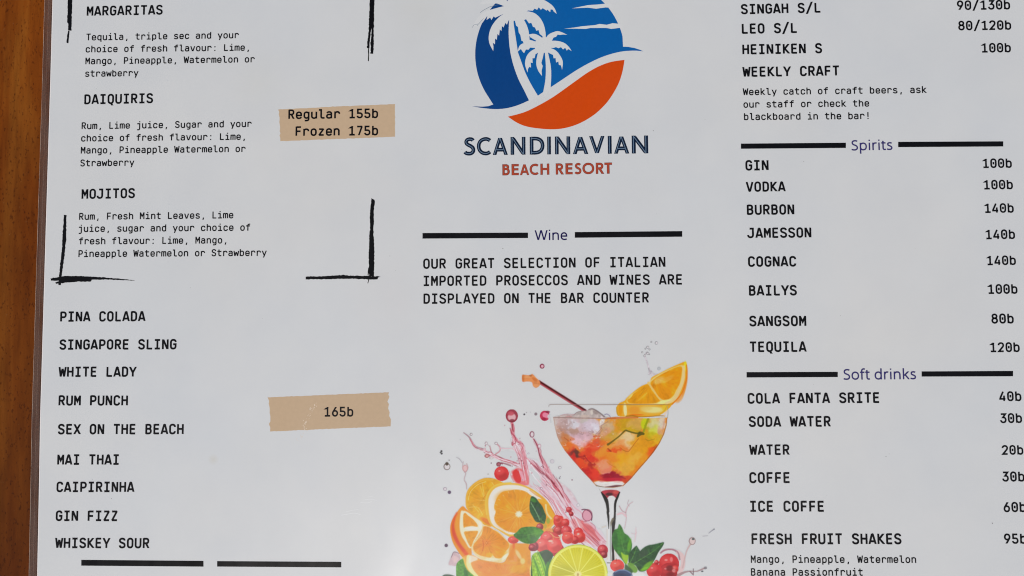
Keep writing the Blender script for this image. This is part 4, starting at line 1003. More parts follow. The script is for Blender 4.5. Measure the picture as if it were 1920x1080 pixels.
# -- glass bowl and drink
el('cocktail_glass_print', 'stemmed cocktail glass of red and orange drink with ice')
bowl = zE([(96, 232), (112, 330), (135, 420), (165, 490), (215, 570), (290, 660), (380, 762), (470, 858), (530, 925), (620, 938), (700, 942), (800, 925), (880, 850), (960, 755), (1040, 665), (1110, 580), (1170, 490), (1215, 400), (1240, 310), (1248, 232), (1100, 240), (900, 236), (700, 246), (500, 240), (300, 240)])
sl, m, sd = fill(bowl, (206, 130, 40), 1, .8, sm=False)
CLIP = np.zeros((GH, GW)); CLIP[sl] = m
blobs(zE, [(110, 250, 50, 200, (190, 182, 182), 1), (200, 330, 130, 130, (176, 152, 148), .95), (330, 330, 190, 130, (184, 160, 164), 1), (120, 330, 34, 120, (188, 176, 172), .9), (190, 380, 60, 90, (166, 118, 100), .8, 10), (230, 300, 60, 50, (170, 142, 138), .8), (150, 400, 20, 80, (180, 140, 120), .8, -14),
  (300, 290, 60, 36, (192, 190, 198), .9), (360, 400, 90, 50, (186, 150, 158), .9), (480, 300, 90, 60, (190, 176, 188), .9), (300, 360, 60, 26, (160, 124, 108), .8), (420, 260, 60, 20, (176, 168, 160), .8), (520, 340, 50, 40, (200, 196, 206), .9, -30), (600, 280, 40, 30, (206, 204, 208), .95), (560, 400, 30, 40, (176, 120, 116), .7),
  (370, 460, 110, 56, (204, 168, 178), .95), (380, 490, 90, 26, (216, 168, 170), .8), (440, 420, 60, 30, (190, 152, 160), .8), (480, 360, 26, 14, (150, 116, 124), .7), (240, 300, 26, 60, (160, 130, 128), .6),
  (210, 460, 40, 60, (186, 108, 50), .8, -20), (240, 520, 70, 40, (206, 100, 24), 1), (220, 550, 26, 26, (196, 130, 30), .8), (280, 450, 30, 26, (196, 100, 60), .7), (320, 530, 60, 20, (220, 100, 50), .8), (500, 520, 90, 60, (206, 70, 36), 1), (560, 470, 50, 70, (200, 84, 50), .85), (450, 550, 60, 26, (224, 104, 70), .7),
  (640, 370, 70, 90, (188, 150, 110), .95), (650, 300, 60, 40, (184, 156, 120), .8), (640, 440, 70, 60, (190, 132, 40), .9), (700, 400, 50, 60, (184, 146, 50), .8), (620, 380, 30, 60, (196, 140, 110), .7), (610, 500, 40, 30, (206, 106, 30), .9),
  (820, 300, 90, 70, (184, 140, 20), 1), (920, 290, 80, 50, (192, 150, 70), .95), (940, 340, 60, 30, (186, 150, 60), .8), (860, 350, 110, 22, (180, 146, 10), .9), (1010, 290, 30, 60, (178, 186, 20), .95), (1045, 300, 12, 70, (150, 150, 10), .7, 12),
  (1110, 330, 60, 100, (190, 186, 110), 1), (1130, 300, 50, 60, (194, 184, 130), .9), (1100, 360, 60, 50, (186, 190, 60), .8), (1080, 420, 70, 50, (180, 164, 20), .9), (1190, 290, 36, 70, (196, 184, 168), .9), (1140, 440, 60, 40, (194, 160, 30), .9), (1180, 380, 30, 50, (194, 150, 110), .8),
  (840, 460, 130, 90, (204, 160, 90), .95), (830, 430, 80, 50, (206, 180, 130), .95), (860, 490, 60, 50, (214, 176, 130), .85, 60), (760, 500, 70, 40, (210, 140, 80), .85), (780, 540, 80, 24, (206, 110, 40), .9), (700, 560, 60, 20, (206, 70, 20), .9),
  (1000, 520, 120, 110, (202, 136, 10), 1), (960, 600, 130, 70, (206, 142, 14), 1), (900, 700, 170, 100, (210, 150, 36), 1), (820, 740, 100, 80, (206, 152, 50), .8), (1040, 480, 60, 40, (200, 134, 14), .9), (1140, 500, 60, 34, (204, 150, 20), .9), (780, 640, 120, 50, (214, 148, 20), .95), (640, 630, 90, 50, (212, 120, 30), .9),
  (1100, 590, 70, 50, (210, 84, 24), 1, -50), (1150, 540, 40, 26, (170, 70, 20), .8, -50), (1020, 700, 60, 100, (214, 128, 20), .8, 40), (960, 790, 60, 90, (206, 110, 20), .8, 42), (930, 640, 60, 60, (216, 160, 60), .6)])
blobs(zE, [(300, 640, 110, 70, (186, 30, 24), 1, 40), (330, 590, 55, 36, (92, 36, 26), .95), (350, 610, 36, 30, (80, 40, 36), .7), (440, 590, 70, 60, (202, 56, 26), 1), (480, 650, 60, 50, (196, 40, 28), .9), (390, 700, 80, 40, (206, 64, 22), 1, 45), (470, 720, 40, 30, (150, 22, 20), .8), (400, 640, 20, 50, (150, 16, 20), .7, -40), (440, 810, 90, 60, (180, 24, 22), 1, 45), (380, 760, 50, 26, (176, 24, 24), .9, 45),
  (560, 700, 60, 60, (206, 100, 60), .95), (620, 740, 70, 60, (210, 116, 90), .95, 30), (590, 700, 50, 34, (216, 140, 100), .8), (640, 790, 40, 22, (206, 130, 120), .8), (500, 740, 34, 34, (158, 26, 24), .9), (510, 810, 60, 44, (206, 48, 30), 1, 20), (550, 840, 60, 30, (200, 50, 36), .9),
  (690, 820, 110, 34, (146, 16, 40), 1), (700, 860, 130, 22, (176, 28, 48), 1), (760, 790, 60, 24, (200, 100, 40), .7, 20), (840, 860, 60, 40, (190, 60, 30), .9, -40), (600, 640, 40, 24, (214, 100, 30), .8)])
fill(zH([(650, 470), (720, 420), (810, 400), (900, 430), (985, 490), (1010, 520), (900, 500), (740, 505), (640, 510)]), (140, 14, 38), .8, 1.5)

fill(zH([(480, 575), (560, 556), (700, 570), (880, 556), (960, 566), (1000, 600), (975, 632), (900, 655), (760, 668), (640, 662), (540, 640), (500, 610)]), (206, 198, 196), 1, 1.2, sm=False)
blobs(zH, [(740, 590, 190, 16, (216, 208, 204), .9), (620, 566, 50, 12, (200, 120, 124), .7), (880, 572, 60, 12, (216, 150, 140), .6)])
fill(zH([(540, 640), (640, 655), (760, 640), (860, 624), (960, 632), (900, 656), (780, 668), (640, 664)]), (78, 34, 40), .85, 1); line(zH([(515, 625), (545, 640), (640, 662)]), 2, (70, 84, 70), .7)
# break the dabs up as seen through ice and curved glass
W1, W2 = nz(11, 41, 3) - .5, nz(11, 57, 3) - .5
jj = np.clip((np.arange(GH)[:, None] + W1 * 20 / STEP), 0, GH - 1).astype(int); ii = np.clip((np.arange(GW)[None] + W2 * 20 / STEP), 0, GW - 1).astype(int)
wimg = img[jj, ii]; ok = (CLIP[jj, ii] > .98)[..., None] * (CLIP > .98)[..., None] * (GY < 892)[..., None]
img[:] = img * (1 - .85 * ok) + wimg * .85 * ok
r_ = np.random.default_rng(77)
for k in range(46):
    x, y = r_.uniform(1046, 1148), r_.uniform(787, 838); a_ = r_.uniform(0, 3.14); L_ = r_.uniform(2, 8)
    c_ = [(222, 214, 222), (206, 196, 206), (140, 110, 110), (160, 128, 120)][k % 4]
    line([(x, y), (x + L_ * math.cos(a_), y + L_ * .6 * math.sin(a_)), (x + L_ * 1.3 * math.cos(a_ + .7), y + L_ * .7 * math.sin(a_ + .7))], [.5, r_.uniform(.9, 1.8), .4], c_, r_.uniform(.35, .7))
for k in range(26):
    x, y = r_.uniform(1080, 1225), r_.uniform(800, 895); a_ = r_.uniform(-.9, .9); L_ = r_.uniform(3, 11)
    c_ = [(236, 196, 120), (226, 170, 60), (160, 70, 10), (186, 110, 10)][k % 4]
    line([(x, y), (x + L_ * math.cos(a_), y + L_ * math.sin(a_))], [.4, r_.uniform(.8, 1.6)], c_, r_.uniform(.2, .45))
# sharp facets of the ice
for z, p, w, c, a in ((zG, [(0, 900), (60, 860), (140, 800), (230, 730), (340, 625), (380, 615)], [4.5, 3.4, 2.6, 2.6, 3, 3], (92, 78, 8), .9), (zG, [(380, 622), (470, 650), (560, 672), (640, 676)], 3, (84, 80, 10), .9), (zG, [(600, 740), (650, 680), (720, 685)], [3, 8, 4], (74, 74, 20), .85),
      (zG, [(720, 640), (760, 520), (810, 380)], 3.6, (130, 140, 10), .75), (zG, [(620, 780), (540, 880), (450, 1000), (400, 1045), (320, 1020), (240, 960)], 1.5, (168, 92, 10), .8), (zG, [(760, 790), (810, 825), (900, 800), (940, 790)], 1.5, (150, 120, 10), .7),
      (zG, [(0, 990), (60, 1040)], 3, (150, 40, 10), .7), (zF, [(940, 690), (1000, 640), (1060, 560), (1050, 520), (1180, 440)], 1.6, (146, 104, 100), .55), (zF, [(430, 850), (560, 930), (700, 970), (820, 930)], 1.5, (222, 120, 80), .6), (zF, [(300, 760), (400, 830), (430, 800)], 2, (150, 60, 20), .5),
      (zF, [(1020, 540), (1070, 600), (1000, 680)], 1.6, (160, 110, 104), .6), (zF, [(880, 620), (790, 650), (830, 690)], 1.2, (150, 120, 124), .6), (zF, [(900, 740), (950, 730)], 3, (180, 50, 30), .6), (zH, [(320, 130), (380, 210), (430, 250)], 1.6, (130, 20, 20), .7), (zH, [(700, 230), (760, 280), (860, 340)], 1.4, (190, 110, 10), .6),
      (zE, [(100, 236), (112, 330), (135, 420), (165, 490), (215, 570), (290, 660), (380, 762), (470, 858), (530, 925)], [1, 1.4, 1.6, 2, 2, 2, 2, 2, 2.4], (150, 96, 80), .5), (zE, [(1248, 232), (1240, 310), (1215, 400), (1170, 490), (1110, 580), (1040, 665), (960, 755), (880, 850), (800, 925)], [1.4, 2.4, 2.8, 2.8, 3, 2.6, 2.4, 2.4, 2], (120, 62, 36), .75),
      (zG, [(1150, 400), (1130, 500), (1110, 600)], 3, (190, 140, 120), .6)):
    line(z(p), w, c, a)
img[sl] = np.clip(img[sl] * (1 + (N2[sl][..., None] - .5)* .09 * m[..., None]) + (N1[sl][..., None] - .5) * 10 * m[..., None], 0, 255)
CLIP = None
# ice mound above the rim line, rim lines, side
fill(zF([(80, 350), (230, 310), (340, 290), (430, 300), (500, 290), (570, 240), (680, 220), (760, 210), (800, 185), (870, 175), (960, 210), (1040, 270), (1100, 320), (1200, 350), (1240, 360), (1200, 380), (700, 375), (300, 375)]), tex((172, 158, 154), N2, .14), .95, 1)
blobs(zF, [(860, 250, 26, 50, (198, 190, 180), .8), (940, 250, 60, 36, (128, 112, 108), .6, 30), (720, 330, 90, 30, (186, 166, 156), .8), (1060, 350, 26, 30, (200, 186, 190), .8), (400, 330, 70, 16, (184, 120, 120), .6)])
for z, p, w, c, a in ((zF, [(800, 190), (870, 178), (950, 212), (1040, 275), (1110, 335)], [1.5, 2.4, 2.2, 2.4, 3], (112, 98, 98), .8), (zF, [(500, 300), (560, 250), (650, 228), (720, 215)], 1.2, (120, 96, 100), .7), (zF, [(1120, 300), (1160, 285), (1210, 310), (1240, 355)], 1.5, (120, 106, 134), .8),
      (zF, [(230, 312), (340, 288), (420, 290), (500, 296)], 1.2, (170, 120, 126), .7), (zE, [(95, 232), (200, 232), (350, 236), (500, 238), (620, 243), (720, 238)], [1.2, 1.8, 1.4, 1.4, 2, 2.6], (134, 100, 96), .8), (zE, [(640, 238), (720, 236), (850, 232), (950, 232)], [2, 4, 3, 2], (188, 92, 30), .8),
      (zE, [(830, 218), (900, 214), (960, 224), (1060, 222), (1160, 214), (1225, 216)], [2, 3, 2, 1.6, 1.8, 1.2], (150, 96, 24), .8), (zE, [(48, 122), (52, 106), (80, 99), (200, 99), (300, 100), (500, 101), (700, 100), (900, 100), (1100, 98), (1270, 103)], [.8, 1, 1.4, 1.4, 1.2, 1.2, 1.6, 1.6, 1.2, 1.2], (132, 112, 104), .75),
      (zE, [(760, 102), (900, 102), (1200, 101), (1280, 104)], 1.2, (150, 110, 30), .6), (zE, [(1250, 120), (1256, 180), (1250, 232)], 1.3, (150, 140, 120), .7), (zE, [(1246, 160), (1220, 210)], 2.4, (214, 180, 150), .7), (zE, [(1165, 205), (1220, 160), (1240, 120)], 2.2, (196, 150, 30), .8), (zE, [(62, 230), (70, 280)], 1.6, (176, 172, 174), .5), (zE, [(735, 130), (740, 180), (752, 212)], 2, (170, 130, 20), .7)):
    line(z(p), w, c, a)
# stem
el('glass_stem_print', 'clear glass stem with dark edges')
fill(zH([(560, 665), (700, 690), (860, 680), (980, 650), (940, 720), (905, 800), (875, 900), (862, 1000), (866, 1100), (880, 1100), (880, 1040), (700, 1040), (690, 960), (650, 840), (600, 745)]), (200, 196, 198), 1, 1, sm=False)
fill(zB([(772, 400), (905, 400), (885, 480), (878, 560), (874, 640), (868, 760), (866, 860), (868, 965), (850, 975), (800, 970), (796, 860), (800, 700), (806, 620), (800, 540), (785, 460)]), (200, 200, 202), 1, .8, sm=False)
fill(zH([(605, 745), (660, 715), (760, 705), (860, 712), (915, 742), (890, 810), (860, 850), (820, 815), (760, 800), (720, 830), (690, 870), (640, 815)]), (150, 44, 54), 1, 1)
blobs(zH, [(670, 750, 50, 26, (176, 50, 66), .8), (850, 745, 50, 30, (190, 76, 70), .8), (740, 780, 60, 26, (54, 20, 28), .85)])
for z, p, w, c, a in ((zH, [(608, 748), (650, 810), (690, 880), (710, 960), (722, 1070)], [1.6, 5, 7, 5.5, 4.6], (12, 8, 12), 1), (zH, [(918, 745), (880, 830), (850, 900), (838, 980), (838, 1070)], [1.6, 4, 4.4, 4, 3.6], (14, 8, 12), 1), (zK, [(175, 0), (185, 80), (190, 170), (193, 280)], [4.4, 4, 2.6, 1], (14, 12, 14), 1),
      (zK, [(296, 0), (292, 90), (275, 170), (268, 300), (268, 450), (262, 600), (266, 700), (270, 830)], [3.4, 4, 7, 5, 5, 4.4, 4, 4.6], (22, 16, 16), .95), (zK, [(265, 120), (235, 180), (228, 240)], [5, 4, 1], (100, 92, 74), .8), (zK, [(225, 230), (225, 400), (222, 560), (225, 700), (232, 820)], [2, 2.4, 2.4, 2.4, 3], (130, 134, 130), .7),
      (zK, [(165, 300), (165, 500), (168, 800)], 2.6, (196, 184, 176), .6), (zK, [(170, 855), (240, 860)], 2, (100, 96, 84), .8), (zK, [(305, 660), (312, 720), (308, 800)], 1.2, (210, 190, 170), .8), (zH, [(575, 690), (600, 740)], 1.2, (140, 150, 140), .6)):
    line(z(p), w, c, a)

# -- citrus
def slice_rays(cx, cy, rmax, n, col, a, seed, r0=.12, w=1.1):
    r = np.random.default_rng(seed)
    for i in range(n):
        t = 2 * math.pi * (i + r.uniform(-.2, .2)) / n; rr = rmax * r.uniform(.75, 1)
        line([(cx + rmax * r0 * math.cos(t), cy + rmax * r0 * math.sin(t)), (cx + rr * math.cos(t), cy + rr * math.sin(t))], [w, w * .5], col, a, .6, False)
el('orange_slice_print', 'orange slice seen edge on behind the others')
fill(zC([(420, 420), (440, 350), (500, 290), (570, 256), (650, 256), (730, 290), (800, 340), (700, 420), (620, 560), (640, 660), (560, 640), (470, 560), (425, 500)]), tex((210, 150, 24), N1, .1), 1)
line(zC([(428, 500), (425, 420), (448, 352), (505, 300), (575, 268), (650, 268)]), 2.6, (206, 160, 60), .9); line(zC([(440, 440), (460, 370), (520, 310), (590, 284)]), 1.2, (226, 196, 120), .8)
for p in ([(540, 320), (560, 380), (570, 410)], [(560, 300), (575, 400)], [(480, 480), (530, 540)], [(470, 420), (540, 440), (590, 440)], [(450, 500), (520, 500), (560, 560)], [(640, 290), (660, 320)]): line(zC(p), 1.3, (228, 190, 100), .7)
blobs(zC, [(520, 380, 30, 50, (206, 140, 20), .6, 30), (640, 400, 20, 100, (216, 150, 40), .6, 20), (600, 620, 60, 20, (196, 90, 20), .7, 30), (500, 440, 40, 26, (200, 134, 16), .6)])
for s_ in range(14): 
    a_ = .5 + s_ * .09; c0 = zC([(470 + 12 * s_, 560 - 16 * s_)])[0]; line([c0, (c0[0] + 9 * math.cos(a_), c0[1] - 6 * math.sin(a_))], 1, (190, 120, 14), .35, .6, False)

pulp([(430, 430), (450, 370), (510, 310), (580, 275), (650, 275), (640, 380), (590, 500), (560, 620), (480, 540), (435, 490)], zC, *zC([(640, 470)])[0], .13, 12)
el('orange_slice_print', 'large round orange slice with a thick white pith')
big = zC([(590, 470), (600, 390), (640, 330), (700, 300), (780, 296), (860, 300), (950, 330), (1030, 380), (1100, 440), (1150, 520), (1180, 600), (1150, 660), (1080, 720), (960, 770), (860, 780), (770, 740), (690, 690), (630, 650), (595, 570)])
fill(big, (222, 160, 50), 1)
line(zC([(596, 560), (588, 470), (602, 392), (645, 335), (705, 304), (800, 294)]), 3, (210, 176, 60), .8)
fill(zC([(610, 470), (622, 400), (660, 345), (720, 318), (800, 310), (880, 318), (960, 350), (1040, 410), (1080, 470), (1040, 520), (900, 700), (800, 730), (730, 700), (660, 660), (625, 600)]), (212, 204, 196), 1, 1.2)
fill(zC([(664, 470), (690, 410), (730, 370), (790, 358), (850, 350), (920, 365), (970, 400), (1040, 450), (1100, 480), (1150, 560), (1140, 640), (1060, 700), (960, 740), (860, 720), (780, 705), (730, 680), (680, 640), (660, 590), (672, 540), (660, 510)]), tex((212, 138, 22), N1, .08), 1, 1)
blobs(zC, [(780, 430, 100, 70, (208, 132, 8), .8), (800, 620, 110, 70, (214, 132, 36), .7), (920, 480, 60, 60, (214, 146, 26), .7), (1000, 650, 60, 60, (214, 140, 20), .6), (1120, 520, 24, 80, (218, 150, 30), .7, -25)])
ocx, ocy = zC([(868, 558)])[0]
slice_rays(ocx, ocy, 43, 46, (226, 164, 52), .35, 1); slice_rays(ocx, ocy, 43, 40, (192, 112, 8), .3, 2)
pulp([(664, 470), (690, 410), (730, 370), (790, 358), (850, 350), (920, 365), (970, 400), (1040, 450), (1100, 480), (1150, 560), (1140, 640), (1060, 700), (960, 740), (860, 720), (780, 705), (730, 680), (680, 640), (660, 590), (672, 540), (660, 510)], zC, ocx, ocy, .15)
for a_ in (195, 228, 262, 292, 325, 160, 120, 85): line([(ocx, ocy), (ocx + 44 * math.cos(math.radians(a_)), ocy + 44 * math.sin(math.radians(a_)))], [1.6, .8], (228, 170, 70), .55, .6, False)
for i in range(9): 
    a_ = math.radians(175 + i * 14); line([(ocx + 47 * math.cos(a_), ocy + 46 * math.sin(a_)), (ocx + 43 * math.cos(a_), ocy + 42 * math.sin(a_))], [2, .6], (214, 190, 150), .5)
blob(ocx, ocy, 6.4, 5.8, (232, 196, 160), .95, 0, .4); blob(ocx, ocy, 3, 3, (240, 226, 214), .9)
for a_ in range(0, 360, 45): line([(ocx, ocy), (ocx + 7.4 * math.cos(math.radians(a_ + 10)), ocy + 7 * math.sin(math.radians(a_ + 10)))], [2, .6], (234, 206, 176), .8, .6, False)
fill(zI([(430, 320), (540, 340), (640, 450), (720, 600), (760, 680), (700, 700), (640, 690), (600, 560), (560, 440), (480, 380)]), (214, 150, 30), .9, 1); line(zI([(570, 420), (590, 560), (660, 650)]), 3.4, (226, 200, 150), .8); line(zI([(640, 440), (720, 580), (760, 680)]), 1.8, (190, 110, 20), .7)
line(zI([(300, 170), (420, 260), (560, 330)]), [2, 3, 1], (210, 130, 60), .6)

el('orange_wedge_print', 'orange wedge standing at the left edge of the fruit')
fill(zC([(288, 690), (300, 620), (340, 550), (390, 492), (430, 520), (500, 580), (560, 640), (556, 700), (520, 780), (470, 830), (470, 900), (440, 930), (400, 930), (340, 850), (305, 780)]), (214, 130, 34), 1)
line(zJ([(150, 20), (98, 140), (82, 260), (112, 400), (182, 530), (250, 630), (310, 710)]), [3, 5, 6, 8, 8, 8, 8], (200, 72, 32), .85, 2); line(zJ([(86, 220), (108, 380), (182, 520), (262, 640)]), [1, 5, 6, 5], (186, 50, 50), .5, 2.2); line(zJ([(160, 100), (150, 240), (180, 400), (230, 520), (300, 600)]), 5, (208, 140, 30), .7, 2)
fill(zJ([(215, 0), (260, -20), (330, 0), (440, 80), (560, 160), (590, 220), (570, 300), (520, 390), (450, 500), (400, 600), (350, 600), (290, 500), (230, 400), (195, 250)]), (222, 204, 176), 1, 1.2, sm=True)
fill(zJ([(258, 60), (290, 15), (340, 60), (420, 120), (480, 190), (498, 245), (400, 235), (300, 250), (262, 250)]), tex((208, 134, 16), N2, .1), 1, 1); fill(zJ([(272, 340), (340, 325), (430, 320), (505, 325), (480, 400), (430, 490), (390, 590), (350, 540), (310, 450)]), tex((206, 136, 26), N2, .1), 1, 1)
blobs(zJ, [(330, 140, 40, 60, (214, 130, 8), .6), (440, 200, 40, 26, (190, 126, 10), .6), (400, 280, 110, 24, (212, 206, 200), .9, 0, .4), (350, 480, 26, 40, (190, 150, 80), .6), (545, 230, 22, 60, (212, 206, 200), .9)])

el('orange_slice_print', 'middle orange slice with a small star core')
fill(zJ([(590, 230), (660, 230), (760, 290), (850, 330), (940, 420), (1000, 480), (1080, 560), (1070, 640), (1020, 740), (940, 830), (860, 850), (720, 830), (600, 810), (480, 740), (410, 650), (400, 580), (450, 490), (520, 400), (570, 310)]), (226, 190, 136), 1)
fill(zJ([(600, 245), (680, 250), (770, 300), (850, 350), (940, 440), (1020, 520), (1030, 590), (960, 680), (900, 770), (820, 780), (770, 740), (740, 700), (720, 760), (640, 755), (540, 730), (460, 680), (425, 610), (440, 540), (500, 470), (560, 400), (585, 310)]), tex((210, 130, 26), N1, .09), 1, 1)
blobs(zJ, [(560, 540, 60, 120, (206, 116, 26), .6), (820, 480, 120, 100, (206, 126, 24), .6), (900, 690, 90, 50, (214, 150, 20), .6), (700, 720, 60, 36, (214, 160, 20), .7), (960, 760, 26, 80, (222, 212, 196), .8, 40), (740, 800, 120, 24, (222, 208, 184), .8)])
jx, jy = zJ([(650, 520)])[0]; slice_rays(jx, jy, 32, 26, (222, 150, 60), .3, 5); slice_rays(jx, jy, 30, 22, (186, 100, 12), .25, 6)
pulp([(600, 245), (680, 250), (770, 300), (850, 350), (940, 440), (1020, 520), (1030, 590), (960, 680), (900, 770), (820, 780), (770, 740), (740, 700), (720, 760), (640, 755), (540, 730), (460, 680), (425, 610), (440, 540), (500, 470), (560, 400), (585, 310)], zJ, jx, jy, .14, 10)
blob(jx, jy, 8, 7, (206, 112, 30), .8); blob(jx + .5, jy, 3, 3, (166, 84, 10), .8)
for a_ in range(0, 360, 60): line([(jx, jy), (jx + 7 * math.cos(math.radians(a_)), jy + 6 * math.sin(math.radians(a_)))], [1.2, 1], (226, 140, 70), .7, .6, False)
line(zJ([(585, 480), (600, 560), (585, 650)]), 1.8, (184, 84, 8), .7)

el('orange_slice_print', 'orange pieces at the bottom of the fruit')
fill(zJ([(250, 780), (330, 720), (430, 730), (560, 800), (760, 840), (930, 850), (1000, 760), (1070, 640), (1100, 520), (1200, 530), (1370, 540), (1390, 640), (1400, 800), (1420, 900), (1430, 1260), (500, 1260), (380, 1080), (300, 960)]), tex((210, 140, 56), N1, .1), 1)
line(zJ([(260, 790), (290, 900), (360, 1010), (470, 1090)]), [6, 8, 8, 10], (222, 176, 70), .8, 1.5); line(zJ([(350, 760), (350, 880), (400, 990), (480, 1060), (600, 1110)]), [8, 9, 8, 7, 6], (224, 210, 156), .9, 1.2)
fill(zJ([(370, 740), (430, 740), (500, 780), (480, 820), (400, 850), (350, 850)]), (224, 206, 196), .8, 1.5)
fill(zJ([(400, 860), (500, 820), (700, 850), (900, 870), (1050, 880), (1200, 870), (1330, 920), (1390, 1010), (1400, 1250), (700, 1250), (500, 1060), (430, 960)]), tex((212, 130, 60), N1, .09), 1, 1.2)
blobs(zJ, [(1200, 960, 160, 80, (214, 150, 50), .8), (1080, 680, 50, 150, (206, 124, 40), .8), (1230, 640, 90, 60, (206, 140, 50), .8), (1190, 720, 30, 90, (226, 190, 140), .8, -30), (1260, 830, 40, 50, (226, 196, 130), .8), (1140, 780, 30, 60, (218, 140, 80), .7), (1080, 830, 40, 20, (224, 150, 80), .7), (1390, 1000, 12, 90, (226, 214, 130), .8), (700, 900, 160, 30, (206, 120, 50), .6), (1110, 560, 20, 60, (206, 90, 40), .7)])
pulp([(400, 860), (500, 820), (700, 850), (900, 870), (1050, 880), (1200, 870), (1330, 920), (1390, 1010), (1400, 1250), (700, 1250), (500, 1060), (430, 960)], zJ, *zJ([(900, 1130)])[0], .13, 11)
slice_rays(*zJ([(900, 1130)])[0], 44, 40, (224, 156, 84), .3, 8)

# -- berries
def berry(z, x, y, r, c=(200, 50, 52), hi=(232, 130, 120), seed=0, ry=None):
    (px, py), (qx, _) = z([(x, y), (x + r, y)]); R = qx - px; RY = R * (ry or 1)
    blob(px, py, R, RY, c, 1, 0, 1); blob(px + R * .28, py + RY * .38, R * .62, RY * .5, dark(c, .78), .55)
    blob(px - R * .25, py - RY * .3, R * .6, RY * .5, hi, .45); blob(px - R * .3, py - RY * .36, R * .16, RY * .1, (236, 190, 184), .5)
el('red_berry_print', 'single red berry hovering above the orange')
berry(zC, 722, 216, 62, (192, 34, 36), (214, 84, 84))
el('red_berries_print', 'bunch of red berries beside the mint')
blobs(zI, [(640, 870, 90, 60, (206, 130, 60), .9)])
for b_ in ((800, 700, 100, (196, 44, 40)), (760, 640 + 10, 60, (200, 52, 44)), (900, 720, 70, (190, 40, 42)), (780, 850, 80, (168, 34, 40)), (920, 860, 90, (184, 40, 50)), (1120, 880, 80, (190, 40, 44)), (1140, 960, 100, (196, 50, 44)), (1060, 1010, 70, (176, 34, 40)), (960, 500, 50, (170, 40, 52)), (1000, 570, 40, (150, 24, 40))):
    berry(zI, *b_)
berry(zI, 945, 975, 102, (204, 58, 56), (226, 116, 96)); line(zI([(850, 900), (940, 880), (1030, 930), (1040, 1000)]), 1.2, (232, 130, 110), .7)
berry(zI, 470, 790, 60, (140, 40, 44)); berry(zI, 590, 960, 80, (176, 40, 50))
for b_ in ((330, 790, 80, (186, 50, 56)), (300, 760, 60, (196, 60, 62)), (380, 860, 60, (170, 40, 52)), (255, 820, 60, (204, 66, 66)), (360, 822, 62, (206, 64, 64)), (185, 830, 40, (130, 24, 50))): berry(zB, *b_)
blobs(zI, [(650, 1030, 40, 16, (240, 196, 176), .8), (880, 640, 24, 16, (236, 190, 190), .7), (1120, 910, 20, 14, (240, 190, 180), .8)])
for p, c in (([(560, 820), (620, 880), (680, 920), (700, 1000)], (196, 130, 60)), ([(650, 900), (720, 960), (800, 970), (830, 920)], (210, 160, 110)), ([(700, 880), (690, 820), (720, 780)], (120, 60, 30)), ([(800, 1000), (830, 960), (790, 940)], (206, 170, 130))): line(zI(p), 1.5, c, .8)
berry(zJ, 1100, 470, 90, (204, 66, 60), (220, 100, 90), ry=.7); berry(zJ, 1420, 600, 60, (130, 22, 44))
el('red_berry_print', 'dark red berry peeking out beside the stem'); berry(zK, 90, 640, 90, (170, 36, 52)); berry(zK, 110, 720, 60, (130, 26, 44))
el('red_berries_print', 'glossy red berries right of the mint')
berry(zK, 1210, 870, 170, (182, 36, 42), (214, 84, 80)); berry(zK, 1200, 1010, 150, (160, 28, 36), (190, 60, 60)); berry(zK, 960, 990, 130, (190, 40, 46), (214, 90, 86)); berry(zK, 1000, 850, 40, (170, 36, 44)); berry(zK, 1310, 960, 60, (196, 50, 50))
blobs(zK, [(1250, 800, 24, 40, (226, 130, 130), .7), (1220, 950, 60, 50, (90, 20, 26), .7), (1290, 990, 30, 30, (200, 130, 130), .7), (1230, 1050, 60, 40, (110, 16, 22), .6)])
el('red_berry_print', 'small red berry at the foot of the stem'); berry(zK, 335, 905, 118, (206, 60, 56), (228, 112, 96), ry=.9); line(zK([(320, 790), (318, 830)]), 1, (110, 40, 30), .7)

# -- leaves
def leaf(z, pts, mid, c, seed, veins=6, light=(86, 140, 60)):
    P = z(pts); sl, m, sd = fill(P, tex(c, N2, .22), 1, .8)
    M = z(mid); line(M, 1.6, light, .7)
    r = np.random.default_rng(seed)
    global CLIP
    CLIP = np.zeros((GH, GW)); CLIP[sl] = m
    mx, my = np.array(M[0]), np.array(M[-1]); d = (my - mx); L = np.hypot(*d); d = d / L; n = np.array((-d[1], d[0]))
    for i in range(veins):
        t = (i + .6) / (veins + .5); p = mx + d * L * t
        for s in (-1, 1):
            q = p + (n * s * L * .32 - d * L * .16) * -1 * 1.0
            q = p + n * s * L * .34 + d * L * .16
            line([tuple(p), tuple(q)], [1.1, .5], light, .22, .6, False)
            q2 = q + d * L * .06; line([tuple(p + d * L * .05), tuple(q2)], [2.4, 1], dark(c, .65), .22, 1.4, False)
    CLIP = None
el('mint_leaf_print', 'dark mint leaf pointing up over the orange')
leaf(zI, [(330, 275), (400, 300), (460, 380), (510, 440), (550, 540), (575, 610), (560, 700), (540, 740), (470, 720), (400, 700), (350, 620), (305, 530), (295, 440), (305, 350)], [(545, 735), (470, 640), (400, 520), (320, 400)], (36, 74, 42), 1)
blobs(zI, [(360, 340, 50, 30, (60, 130, 34), .7, 30), (450, 530, 34, 90, (50, 66, 66), .55, -25), (360, 560, 30, 80, (30, 84, 40), .6, -30), (610, 690, 30, 50, (140, 150, 40), .9), (560, 780, 30, 40, (160, 150, 50), .7)])
line(zI([(320, 380), (370, 470), (430, 590), (470, 680)]), 1.3, (130, 160, 130), .75)
el('mint_leaf_print', 'broad mint leaf lying over the berries')
